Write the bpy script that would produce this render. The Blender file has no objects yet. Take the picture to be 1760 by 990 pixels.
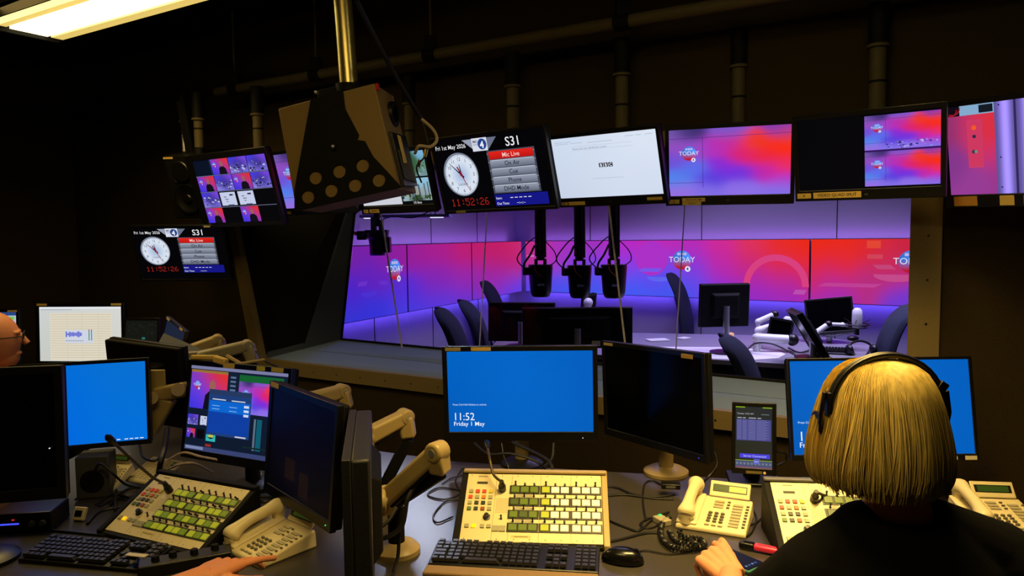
import bpy, math, random
import numpy as np
from math import sin, cos, pi, radians, atan2, sqrt, hypot
from mathutils import Vector, Matrix
random.seed(7)
S = bpy.context.scene
COL = S.collection

# ------------------------------------------------------------------ camera
F = 1250.0; PITCH = radians(4.1); ROLL = radians(0.7); EYE = Vector((0, 0, 1.58))
_fw = Vector((0, cos(PITCH), -sin(PITCH))); _u0 = Vector((0, sin(PITCH), cos(PITCH))); _r0 = Vector((1, 0, 0))
_r = _r0*cos(ROLL) - _u0*sin(ROLL); _u = _u0*cos(ROLL) + _r0*sin(ROLL)
def ray(px, py): return _fw + _r*((px-880)/F) + _u*((495-py)/F)
def atY(px, py, Y): d = ray(px, py); return EYE + d*(Y/d.y)
def atZ(px, py, Z): d = ray(px, py); return EYE + d*((Z-EYE.z)/d.z)
def proj(p):
    d = Vector(p)-EYE; z = d.dot(_fw); return 880+F*d.dot(_r)/z, 495-F*d.dot(_u)/z
cam = bpy.data.cameras.new('camera'); camo = bpy.data.objects.new('camera', cam); COL.objects.link(camo)
cam.lens = F/1760*36; cam.sensor_width = 36; cam.clip_start = .02
camo.matrix_world = Matrix(((_r.x, _u.x, -_fw.x, 0), (_r.y, _u.y, -_fw.y, 0), (_r.z, _u.z, -_fw.z, EYE.z), (0, 0, 0, 1)))
S.camera = camo
# ------------------------------------------------------------------ world, exposure
wd = bpy.data.worlds.new('world'); S.world = wd; wd.use_nodes = True
wd.node_tree.nodes['Background'].inputs[0].default_value = (.9, .8, .6, 1)
wd.node_tree.nodes['Background'].inputs[1].default_value = .002
S.view_settings.view_transform = 'Standard'; S.view_settings.look = 'None'
S.view_settings.gamma = 1; S.view_settings.exposure = 0; S.view_settings.use_curve_mapping = False
# ------------------------------------------------------------------ large area lights
def area(name, loc, target, sx, sy, power, col, spread=180):
    l = bpy.data.lights.new(name, 'AREA'); l.shape = 'RECTANGLE'; l.size = sx; l.size_y = sy
    l.energy = power; l.color = col; l.spread = radians(spread)
    o = bpy.data.objects.new(name, l); COL.objects.link(o); o.location = loc
    o.rotation_euler = (Vector(target)-Vector(loc)).to_track_quat('-Z', 'Y').to_euler(); return o
WARM = (1, .67, .20)
area('desk_light', (.62, 1.62, 2.52), (.50, 1.85, 0), 1.2, .25, 24, WARM, 82)
area('rear_light', (-.5, .7, 2.55), (-.6, 1.9, .6), 1.0, .25, 7, WARM, 150)
area('side_light', (-1.75, 3.0, 2.44), (-1.7, 3.0, 0), 1.0, .25, 11, WARM, 160)
area('studio_light_a', (1.0, 5.4, 2.93), (1.0, 5.2, 0), 1.6, .5, 38, (.56, .48, 1.0), 125)
area('added_desk_patch_light', (-.75, 5.0, 2.62), (-.42, 2.25, .74), .35, .35, 13, (.72, .80, 1.0), 60)  # added lamp behind the glass, throws a cool patch on desk and sill
area('studio_light_b', (2.4, 4.6, 2.93), (2.1, 4.8, 0), 1.2, .5, 24, (.66, .62, 1.0), 85)

# ------------------------------------------------------------------ materials
def lin(c):
    return tuple(((v/255)/12.92 if v/255 <= .04045 else ((v/255+.055)/1.055)**2.4) for v in c[:3])
MATS = {}
def mat(name, rgb, rough=.5, metal=0, bump=0, bscale=200, var=0, emit=None, estr=1, alpha_glass=False, spec=.5, stretch=None):
    if name in MATS: return MATS[name]
    m = bpy.data.materials.new(name); m.use_nodes = True; nt = m.node_tree; b = nt.nodes['Principled BSDF']
    c = (*lin(rgb), 1)
    b.inputs['Base Color'].default_value = c; b.inputs['Roughness'].default_value = rough
    b.inputs['Metallic'].default_value = metal; b.inputs['Specular IOR Level'].default_value = spec
    tc = nt.nodes.new('ShaderNodeTexCoord'); mp = nt.nodes.new('ShaderNodeMapping'); nt.links.new(tc.outputs['Object'], mp.inputs[0])
    if stretch: mp.inputs['Scale'].default_value = stretch
    nz = nt.nodes.new('ShaderNodeTexNoise'); nz.inputs['Scale'].default_value = bscale; nz.inputs['Detail'].default_value = 4
    nt.links.new(mp.outputs[0], nz.inputs['Vector'])
    v = var or .06
    mx = nt.nodes.new('ShaderNodeMixRGB'); mx.blend_type = 'MIX'
    mx.inputs[1].default_value = (*[x*(1-v) for x in c[:3]], 1); mx.inputs[2].default_value = (*[min(1, x*(1+v)) for x in c[:3]], 1)
    nt.links.new(nz.outputs['Fac'], mx.inputs[0]); nt.links.new(mx.outputs[0], b.inputs['Base Color'])
    if bump:
        bp = nt.nodes.new('ShaderNodeBump'); bp.inputs['Strength'].default_value = bump; bp.inputs['Distance'].default_value = .002
        nt.links.new(nz.outputs['Fac'], bp.inputs['Height']); nt.links.new(bp.outputs[0], b.inputs['Normal'])
    if emit:
        b.inputs['Emission Color'].default_value = (*lin(emit), 1); b.inputs['Emission Strength'].default_value = estr
    MATS[name] = m; return m
def attr_mat(name, emissive, strength=1.0):
    m = bpy.data.materials.new(name); m.use_nodes = True; nt = m.node_tree; b = nt.nodes['Principled BSDF']
    a = nt.nodes.new('ShaderNodeAttribute'); a.attribute_name = 'Col'
    if emissive:
        b.inputs['Base Color'].default_value = (.002, .002, .002, 1); b.inputs['Roughness'].default_value = .35
        b.inputs['Specular IOR Level'].default_value = .06
        nt.links.new(a.outputs['Color'], b.inputs['Emission Color']); b.inputs['Emission Strength'].default_value = strength
    else:
        nt.links.new(a.outputs['Color'], b.inputs['Base Color']); b.inputs['Roughness'].default_value = .6
    return m
M_SCREEN = attr_mat('screen_picture', True); M_PRINT = attr_mat('printed_surface', False)
BLACK = mat('black_plastic', (9, 9, 10), .38, bump=.1, bscale=900)
BLACKM = mat('matt_black_plastic', (5, 5, 6), .7, bump=.2, bscale=700, spec=.2)
GLOSS = mat('dark_screen_glass', (3, 3, 5), .16, spec=.12)
TAN = mat('putty_plastic', (160, 140, 92), .42, bump=.05, bscale=300)
CREAM = mat('cream_plastic', (214, 200, 158), .4, bump=.05, bscale=400)
GREYP = mat('grey_plastic', (96, 96, 98), .45)
STEEL = mat('galvanised_tube', (84, 74, 50), .6, metal=0, var=.2, bscale=30, spec=.2)
POLE = mat('brushed_pole', (190, 176, 120), .3, metal=.85, var=.12, bscale=60, stretch=(1, 1, .05))
WALLF = mat('brown_wall_fabric', (54, 44, 28), .95, bump=.9, bscale=350, var=.35, stretch=(1, 1, .35), spec=.1)
CEILM = mat('black_ceiling', (9, 8, 7), .95, bump=.4, bscale=40, var=.3, spec=.1)
FRAME = mat('painted_window_frame', (124, 107, 70), .55, bump=.1, bscale=120, var=.1)
REVEAL = mat('dark_reveal_fabric', (66, 76, 96), .95, bump=.7, bscale=500, var=.3, spec=.1)
SILL = mat('grey_sill_fabric', (112, 134, 186), .8, bump=.4, bscale=600, var=.12)
DESKM = mat('desk_laminate', (56, 52, 47), .33, bump=.08, bscale=300, var=.25)
CARPET = mat('dark_carpet', (24, 22, 22), 1, bump=1, bscale=500, var=.4, spec=0)
STW = mat('studio_wall_fabric', (176, 170, 186), .9, bump=.4, bscale=500, var=.06, spec=.1)
STDESK = mat('studio_desk_laminate', (118, 116, 122), .45, var=.1, bscale=80)
STDESKL = mat('pale_desk_inlay', (206, 204, 208), .5, var=.03)
CHF = mat('navy_chair_fabric', (44, 48, 66), .85, bump=.7, bscale=600, var=.2, spec=.2)
WHITE = mat('white_plastic', (220, 220, 224), .35)
ALU = mat('aluminium', (200, 202, 208), .3, metal=.8)
MDF = mat('tan_painted_cabinet', (128, 104, 58), .7, bump=.3, bscale=500, var=.12)
SKIN = mat('skin', (210, 136, 98), .5, bump=.25, bscale=260, var=.12)
HAIR = mat('blonde_hair', (206, 180, 100), .5, var=.6, bscale=1.0, stretch=(110, 110, 4), spec=.35)
CLOTH = mat('black_knit', (9, 9, 10), .95, bump=.6, bscale=700, var=.3, spec=.1)
REDC = mat('red_cloth', (190, 22, 22), .85, bump=.5, bscale=500)
YEL = mat('yellow_sticker', (214, 180, 96), .7, var=.05)
PINK = mat('pink_plastic', (238, 50, 92), .35, emit=(238, 50, 92), estr=0)
TEAL = mat('teal_rubber', (40, 110, 98), .6)
CABLE = mat('black_cable', (9, 9, 10), .5)
BEIGEC = mat('beige_cable', (176, 156, 128), .5)
ORANGEC = mat('orange_cable', (196, 84, 40), .5)
COVE = mat('violet_strip_light', (0, 0, 0), .5, emit=(176, 112, 245), estr=8.0)
COVEB = mat('blue_strip_light', (0, 0, 0), .5, emit=(112, 84, 255), estr=13.0)
TUBE = mat('fluorescent_diffuser', (250, 240, 200), .5, emit=(255, 240, 178), estr=5)
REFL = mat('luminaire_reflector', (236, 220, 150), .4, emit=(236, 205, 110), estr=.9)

# ------------------------------------------------------------------ object helpers
def tag(o, label=None, cat=None, group=None, kind=None):
    if label: o['label'] = label
    if cat: o['category'] = cat
    if group: o['group'] = group
    if kind: o['kind'] = kind
    return o
def pose(c, yaw, tilt=0, roll=0):
    """local x right, y away from the viewer's side, z up; degrees; tilt > 0 leans the front downwards"""
    yaw, tilt, roll = radians(yaw), radians(tilt), radians(roll)
    n = Vector((sin(yaw), -cos(yaw), 0)); x = Vector((cos(yaw), sin(yaw), 0)); z = Vector((0, 0, 1))
    n2 = n*cos(tilt)-z*sin(tilt); z2 = z*cos(tilt)+n*sin(tilt)
    x2 = x*cos(roll)+z2*sin(roll); z3 = z2*cos(roll)-x*sin(roll); y = -n2
    return Matrix(((x2.x, y.x, z3.x, c[0]), (x2.y, y.y, z3.y, c[1]), (x2.z, y.z, z3.z, c[2]), (0, 0, 0, 1)))
def thing(name, label, cat, m=None, group=None):
    o = bpy.data.objects.new(name, None); o.empty_display_size = .05; COL.objects.link(o)
    if m is not None: o.matrix_world = m if isinstance(m, Matrix) else Matrix.Translation(m)
    return tag(o, label, cat, group)
def copy_tree(o, parent=None):
    c = o.copy(); COL.objects.link(c)
    if parent is not None: c.parent = parent
    for ch in o.children: copy_tree(ch, c)
    return c

class MB:
    def __init__(s): s.v = []; s.f = []; s.c = []
    def add(s, vs, fs, col=None):
        n = len(s.v); s.v += [tuple(v) for v in vs]; s.f += [tuple(i+n for i in f) for f in fs]
        if col is not None: s.c += [col]*len(fs)
        return s
    def box(s, c, d, M=None, col=None):
        x, y, z = d[0]/2, d[1]/2, d[2]/2
        vs = [Vector((i*x, j*y, k*z)) for i in (-1, 1) for j in (-1, 1) for k in (-1, 1)]
        if M is not None: vs = [M @ v for v in vs]
        c = Vector(c); vs = [v+c for v in vs]
        return s.add(vs, [(0, 1, 3, 2), (4, 6, 7, 5), (0, 4, 5, 1), (2, 3, 7, 6), (0, 2, 6, 4), (1, 5, 7, 3)], col)
    def prism(s, poly, a, b, axis='y'):
        """poly of 2-D points extruded from a to b along axis"""
        n = len(poly)
        mk = {'y': lambda p, t: (p[0], t, p[1]), 'z': lambda p, t: (p[0], p[1], t), 'x': lambda p, t: (t, p[0], p[1])}[axis]
        vs = [mk(p, a) for p in poly]+[mk(p, b) for p in poly]
        return s.add(vs, [tuple(range(n)), tuple(range(2*n-1, n-1, -1))]+[(i, i+n, (i+1) % n+n, (i+1) % n) for i in range(n)])
    def tube(s, pts, r, n=8, cap=True):
        pts = [Vector(p) for p in pts]; m = len(pts)
        rr = r if hasattr(r, '__len__') else [r]*m
        t0 = (pts[1]-pts[0]).normalized(); up = Vector((0, 0, 1)) if abs(t0.z) < .9 else Vector((1, 0, 0))
        a = t0.cross(up).normalized(); vs = []; fs = []
        for i, p in enumerate(pts):
            t = (pts[min(i+1, m-1)]-pts[max(i-1, 0)])
            if t.length < 1e-9: t = t0
            t = t.normalized(); a = (a-t*a.dot(t)).normalized(); b = t.cross(a)
            for k in range(n): vs.append(p+(a*cos(2*pi*k/n)+b*sin(2*pi*k/n))*rr[i])
        for i in range(m-1):
            for k in range(n):
                fs.append((i*n+k, i*n+(k+1) % n, (i+1)*n+(k+1) % n, (i+1)*n+k))
        if cap: fs += [tuple(range(n-1, -1, -1)), tuple(range((m-1)*n, m*n))]
        return s.add(vs, fs)
    def cyl(s, a, b, r, n=24, r2=None): return s.tube([a, b], [r, r if r2 is None else r2], n)
    def lathe(s, prof, c=(0, 0, 0), n=28, sx=1, sy=1):
        vs = []; fs = []; c = Vector(c)
        for r, z in prof:
            for k in range(n): vs.append(c+Vector((r*cos(2*pi*k/n)*sx, r*sin(2*pi*k/n)*sy, z)))
        for i in range(len(prof)-1):
            for k in range(n): fs.append((i*n+k, i*n+(k+1) % n, (i+1)*n+(k+1) % n, (i+1)*n+k))
        fs += [tuple(range(n-1, -1, -1)), tuple(range((len(prof)-1)*n, len(prof)*n))]
        return s.add(vs, fs)
    def ball(s, c, r, n=20, m=12, M=None):
        c = Vector(c); r = r if hasattr(r, '__len__') else (r, r, r); vs = []; fs = []
        for j in range(m+1):
            ph = pi*j/m
            for k in range(n):
                v = Vector((r[0]*sin(ph)*cos(2*pi*k/n), r[1]*sin(ph)*sin(2*pi*k/n), r[2]*cos(ph)))
                vs.append(c+(M @ v if M is not None else v))
        for j in range(m):
            for k in range(n): fs.append((j*n+k, (j+1)*n+k, (j+1)*n+(k+1) % n, j*n+(k+1) % n))
        return s.add(vs, fs)
    def build(s, name, material, parent=None, bevel=0, smooth=True, label=None, m=None, sub=0, segs=2, origin=None):
        me = bpy.data.meshes.new(name)
        vs = s.v
        if origin is not None: vs = [(v[0]-origin[0], v[1]-origin[1], v[2]-origin[2]) for v in vs]
        me.from_pydata(vs, [], s.f); me.validate(); me.update()
        if s.c and len(s.c) == len(s.f):
            ca = me.color_attributes.new('Col', 'FLOAT_COLOR', 'CORNER')
            arr = []
            for p in me.polygons:
                cc = s.c[p.index]
                if isinstance(cc[0], (tuple, list)):
                    for k in range(p.loop_total): arr += [*cc[k], 1]
                else:
                    for k in range(p.loop_total): arr += [*cc, 1]
            ca.data.foreach_set('color', arr)
        me.materials.append(material)
        o = bpy.data.objects.new(name, me); COL.objects.link(o)
        if parent is not None: o.parent = parent
        if origin is not None: o.location = origin
        if m is not None: o.matrix_world = m
        if not s.c:
            import bmesh
            bm = bmesh.new(); bm.from_mesh(me); bmesh.ops.remove_doubles(bm, verts=bm.verts, dist=1e-6)
            bmesh.ops.recalc_face_normals(bm, faces=bm.faces); bm.to_mesh(me); bm.free()
            if smooth:
                for p in me.polygons: p.use_smooth = True
                me.set_sharp_from_angle(angle=radians(38))
        if bevel:
            b = o.modifiers.new('bevel', 'BEVEL'); b.width = bevel; b.segments = segs; b.limit_method = 'ANGLE'; b.angle_limit = radians(40)
        if sub:
            b = o.modifiers.new('sub', 'SUBSURF'); b.levels = sub; b.render_levels = sub
        if label: o['label'] = label
        return o
def curve2mesh(cu):
    ob = bpy.data.objects.new('tmp', cu); me = bpy.data.meshes.new_from_object(ob)
    vs = [tuple(v.co) for v in me.vertices]; fs = [tuple(p.vertices) for p in me.polygons]
    bpy.data.objects.remove(ob); bpy.data.meshes.remove(me); bpy.data.curves.remove(cu); return vs, fs
_tc = {}
def text_geo(s, size, align='LEFT', bold=0, xs=1):
    k = (s, size, align, bold, xs)
    if k not in _tc:
        cu = bpy.data.curves.new('t', 'FONT'); cu.body = s; cu.size = size; cu.align_x = align; cu.resolution_u = 3; cu.fill_mode = 'FRONT'
        cu.offset = bold*size
        vs, fs = curve2mesh(cu); _tc[k] = ([(v[0]*xs, v[1]) for v in vs], fs)
    return _tc[k]
def holed(outer, holes, depth):
    """plate in the xz plane with round holes, thickness depth along +y; outer list of points, holes (x, z, r)"""
    cu = bpy.data.curves.new('t', 'CURVE'); cu.dimensions = '2D'; cu.fill_mode = 'BOTH'; cu.extrude = depth/2
    for pts in [outer]+[[(x+r*cos(2*pi*k/28), z+r*sin(2*pi*k/28)) for k in range(28)] for x, z, r in holes]:
        sp = cu.splines.new('POLY'); sp.points.add(len(pts)-1)
        for q, p in zip(sp.points, pts): q.co = (p[0], p[1], 0, 1)
        sp.use_cyclic_u = True
    vs, fs = curve2mesh(cu); b = MB(); b.add([(v[0], v[2]+depth/2, v[1]) for v in vs], fs); return b
def spline(pts, n=10):
    """Catmull-Rom through pts"""
    P = [Vector(p) for p in pts]; P = [P[0]*2-P[1]]+P+[P[-1]*2-P[-2]]; out = []
    for i in range(1, len(P)-2):
        a, b, c, d = P[i-1:i+3]
        for k in range(n):
            t = k/n; out.append(((b*2)+(c-a)*t+(a*2-b*5+c*4-d)*t*t+(b*3-a-c*3+d)*t*t*t)*.5)
    out.append(P[-2]); return out
def cable(name, pts, r, label, material=None, group=None, parent=None, n=8):
    b = MB(); sp = spline(pts, n); b.tube(sp, r, 6)
    if parent is not None: return b.build(name, material or CABLE, parent)
    o = b.build(name, material or CABLE, None, origin=tuple(sp[0])); return tag(o, label, 'cable', group)
def C8(*c): return lin(c)

def idw(pts, p=3.0):
    P = [(x, y, lin(c)) for x, y, c in pts]
    def f(x, y):
        s = 0; a = [0, 0, 0]
        for X, Y, c in P:
            w = math.exp(-((x-X)**2+(y-Y)**2)/(2*p*p))+1e-9/((x-X)**2+(y-Y)**2+1e-3); s += w
            for k in range(3): a[k] += w*c[k]
        return (a[0]/s, a[1]/s, a[2]/s)
    return f

class Disp:
    """picture on a flat face: coordinates 0..100 across, downwards from the top edge, in the xz plane facing -y"""
    def __init__(s, w, h, y=0.0, step=.00035, cx=0, cz=0):
        s.w, s.h, s.y, s.k, s.step, s.b = w, h, y, 0, step, MB(); s.H = 100*h/w; s.cx, s.cz = cx, cz; s.ox = s.oy = 0; s.sc = 1
    def P(s, x, y): return (s.cx-s.w/2+(s.ox+x*s.sc)*s.w/100, s.y-s.k*s.step, s.cz+s.h/2-(s.oy+y*s.sc)*s.w/100)
    def up(s): s.k += 1; return s
    def poly(s, pts, col, up=True):
        if up: s.k += 1
        s.b.add([s.P(*p) for p in pts], [tuple(range(len(pts)))], lin(col)); return s
    def rect(s, x0, y0, x1, y1, col, up=True): return s.poly([(x0, y0), (x0, y1), (x1, y1), (x1, y0)], col, up)
    def disc(s, x, y, r, col, n=28, ry=None, up=True):
        ry = ry or r; return s.poly([(x+r*cos(2*pi*k/n), y+ry*sin(2*pi*k/n)) for k in range(n)], col, up)
    def ring(s, x, y, r, t, col, a0=0, a1=360, n=40):
        s.k += 1; A = [radians(a0+(a1-a0)*k/n) for k in range(n+1)]
        vs = [s.P(x+r*cos(a), y+r*sin(a)) for a in A]+[s.P(x+(r-t)*cos(a), y+(r-t)*sin(a)) for a in A]
        s.b.add(vs, [(i, i+1, n+2+i, n+1+i) for i in range(n)], lin(col)); return s
    def line(s, x0, y0, x1, y1, w, col, w2=None, up=True):
        d = hypot(x1-x0, y1-y0); nx, ny = -(y1-y0)/d*w/2, (x1-x0)/d*w/2; q = (w2 if w2 is not None else w)/w
        return s.poly([(x0+nx, y0+ny), (x0-nx, y0-ny), (x1-nx*q, y1-ny*q), (x1+nx*q, y1+ny*q)], col, up)
    def grid(s, x0, y0, x1, y1, f, n=24, m=14):
        s.k += 1; vs = []; cs = []
        for j in range(m+1):
            for i in range(n+1):
                x = x0+(x1-x0)*i/n; y = y0+(y1-y0)*j/m; vs.append(s.P(x, y)); cs.append(f(x, y))
        fs = []
        for j in range(m):
            for i in range(n):
                q = (j*(n+1)+i, (j+1)*(n+1)+i, (j+1)*(n+1)+i+1, j*(n+1)+i+1); fs.append((q, [cs[k] for k in q]))
        b = len(s.b.v); s.b.v += vs
        for q, c in fs: s.b.f.append(tuple(k+b for k in q)); s.b.c.append(c)
        return s
    def text(s, t, x, y, size, col, align='LEFT', bold=0, xs=1, up=True):
        """y = baseline"""
        if up: s.k += 1
        vs, fs = text_geo(t, 1.0, align, bold, xs)
        s.b.add([s.P(x+v[0]*size, y-v[1]*size) for v in vs], fs, lin(col)); return s
    def build(s, name, parent, m=None, label=None): return s.b.build(name, m or M_SCREEN, parent, label=label)

# ------------------------------------------------------------------ reusable pictures
def today_logo(d, x, y, r, k=1):
    d.grid_disc = None
    blue, red = lin((70, 140, 245)), lin((235, 30, 60)); r0 = r; r = r*1.12
    n = 28; d.k += 1
    def c(px, py):
        t = min(1, max(0, (py/r+.15)*1.1)); u = min(1, max(0, .5+px/r*.5))
        a = [blue[i]*(1-t)+red[i]*t for i in range(3)]; return tuple(q*(.6+.6*u*(1-t)) for q in a)
    vs = [d.P(x, y)]; cs = [c(0, 0)]; rings = 4
    for j in range(1, rings+1):
        for i in range(n):
            px, py = r*j/rings*cos(2*pi*i/n), r*j/rings*sin(2*pi*i/n); vs.append(d.P(x+px, y+py)); cs.append(c(px, py))
    b = len(d.b.v); d.b.v += vs
    for i in range(n):
        q = (0, 1+(i+1) % n, 1+i); d.b.f.append(tuple(b+w for w in q)); d.b.c.append([cs[w] for w in q])
    for j in range(rings-1):
        for i in range(n):
            q = (1+j*n+i, 1+j*n+(i+1) % n, 1+(j+1)*n+(i+1) % n, 1+(j+1)*n+i); d.b.f.append(tuple(b+w for w in q)); d.b.c.append([cs[w] for w in q])
    r = r0
    for i in (-1, 0, 1): d.rect(x+(i*.40-.17)*r, y-.86*r, x+(i*.40+.17)*r, y-.56*r, (190, 185, 240), up=(i == -1))
    d.text('TODAY', x, y+.25*r, .92*r, (226, 226, 250), 'CENTER', .0)
    d.disc(x+.72*r, y+1.02*r, .33*r, (235, 235, 250)); d.text('4', x+.70*r, y+1.2*r, .55*r, (60, 50, 170), 'CENTER', .03)
def wall_view(d, x0, y0, x1, y1, low=0):
    """a camera's view of the studio: pale wall, logo screen, big red and violet screen"""
    W, H = x1-x0, y1-y0; q = lambda u, v: (x0+u*W, y0+v*H)
    def f(x, y):
        u, v = (x-x0)/W, (y-y0)/H
        return g(u*100, v*100)
    g = idw([(0, 8, (120, 90, 180)), (15, 5, (60, 45, 110)), (50, 6, (120, 85, 200)), (95, 5, (110, 60, 180)), (100, 14, (230, 60, 40)), (70, 22, (240, 55, 30)), (92, 30, (250, 45, 15)), (80, 45, (235, 40, 60)),
             (50, 22, (200, 40, 150)), (38, 30, (175, 50, 190)), (60, 42, (220, 35, 110)), (45, 55, (130, 45, 215)), (35, 75, (90, 60, 220)), (60, 68, (110, 50, 220)), (80, 65, (190, 40, 170)), (97, 60, (240, 45, 80)), (97, 78, (180, 50, 200)),
             (5, 25, (150, 75, 190)), (18, 30, (140, 80, 200)), (5, 45, (110, 80, 215)), (20, 60, (90, 110, 235)), (8, 75, (80, 130, 235)), (10, 92, (150, 110, 225)), (30, 92, (130, 110, 230)), (60, 90, (140, 110, 230)), (95, 92, (130, 110, 230))], 8.5)
    d.grid(x0, y0, x1, y1, f, 40, 22)
    a, b = q(.285, .12), q(.29, .88); d.line(*a, *b, .35*W/100, (60, 30, 120))
    a, b = q(0, .135), q(1, .115); d.line(*a, *b, .35*W/100, (70, 40, 130))
    a, b = q(0, .80), q(.30, .80); d.line(*a, *b, .35*W/100, (60, 50, 140))
    today_logo(d, *q(.17, .36), .054*W)
    if low:
        random.seed(3)
        for i in range(46):
            u, v = random.uniform(.3, .98), random.uniform(.78, .97); r = random.uniform(.006, .025)*W
            d.disc(*q(u, v), r, random.choice([(60, 50, 150), (150, 140, 235), (90, 80, 200), (40, 40, 90), (180, 170, 240)]), 8, r*.6, up=(i == 0))
def presenter(d, x0, y0, x1, y1, kind=0):
    W, H = x1-x0, y1-y0; q = lambda u, v: (x0+u*W, y0+v*H)
    if kind == 3: d.rect(x0, y0, x1, y1, (4, 4, 8)); return
    if kind == 2:
        d.rect(x0, y0, x1, y1, (8, 8, 12)); d.rect(*q(.06, .06), *q(.94, .94), (196, 204, 232))
        for u, v, a, b in ((.6, .2, .8, .3), (.25, .35, .4, .4), (.3, .5, .5, .55), (.35, .65, .45, .7), (.4, .88, .75, .95)): d.rect(*q(u, v), *q(a, b), (90, 92, 130), up=False) if u != .6 else d.rect(*q(u, v), *q(a, b), (40, 42, 70))
        return
    if kind == 4: d.rect(x0, y0, x1, y1, (6, 16, 36)); d.line(*q(.98, 0), *q(.98, 1), .03*W, (10, 70, 80)); return
    g = idw([(0, 0, (120, 60, 190)), (100, 0, (235, 50, 30)), (60, 10, (200, 45, 60)), (0, 100, (60, 50, 220)), (100, 60, (200, 50, 90)), (30, 50, (90, 60, 225)), (100, 100, (110, 50, 200))], 26)
    if kind == 1: g = idw([(0, 0, (70, 60, 220)), (100, 0, (120, 70, 220)), (0, 100, (140, 130, 225)), (100, 100, (120, 110, 215)), (50, 50, (60, 50, 150))], 26)
    d.grid(x0, y0, x1, y1, lambda x, y: g((x-x0)/W*100, (y-y0)/H*100), 10, 7)
    if kind == 0:
        today_logo(d, *q(.18, .35), .07*W) if W > 22 else d.disc(*q(.18, .35), .06*W, (180, 190, 240), 10)
        d.poly([q(*p) for p in ((.38, 1), (.42, .62), (.52, .5), (.68, .5), (.80, .64), (.84, 1))], (16, 14, 26))
        d.disc(*q(.6, .34), .085*W, (150, 96, 84), 14, .105*W)
    else:
        random.seed(int(x0*7+y0)); 
        for i in range(26):
            u, v = random.uniform(.04, .96), random.uniform(.35, .95); r = random.uniform(.02, .07)*W
            d.disc(*q(u, v), min(r, W*min(u, 1-u)), random.choice([(20, 20, 40), (190, 190, 230), (90, 90, 160), (12, 12, 26), (60, 60, 120)]), 7, r*.5, up=(i == 0))
DIG = {'1': ['00100', '01100', '00100', '00100', '00100', '00100', '01110'], '5': ['11111', '10000', '11110', '00001', '00001', '10001', '01110'],
       '2': ['01110', '10001', '00001', '00110', '01000', '10000', '11111'], '6': ['00110', '01000', '10000', '11110', '10001', '10001', '01110'],
       ':': ['00000', '00100', '00100', '00000', '00100', '00100', '00000']}
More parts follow.
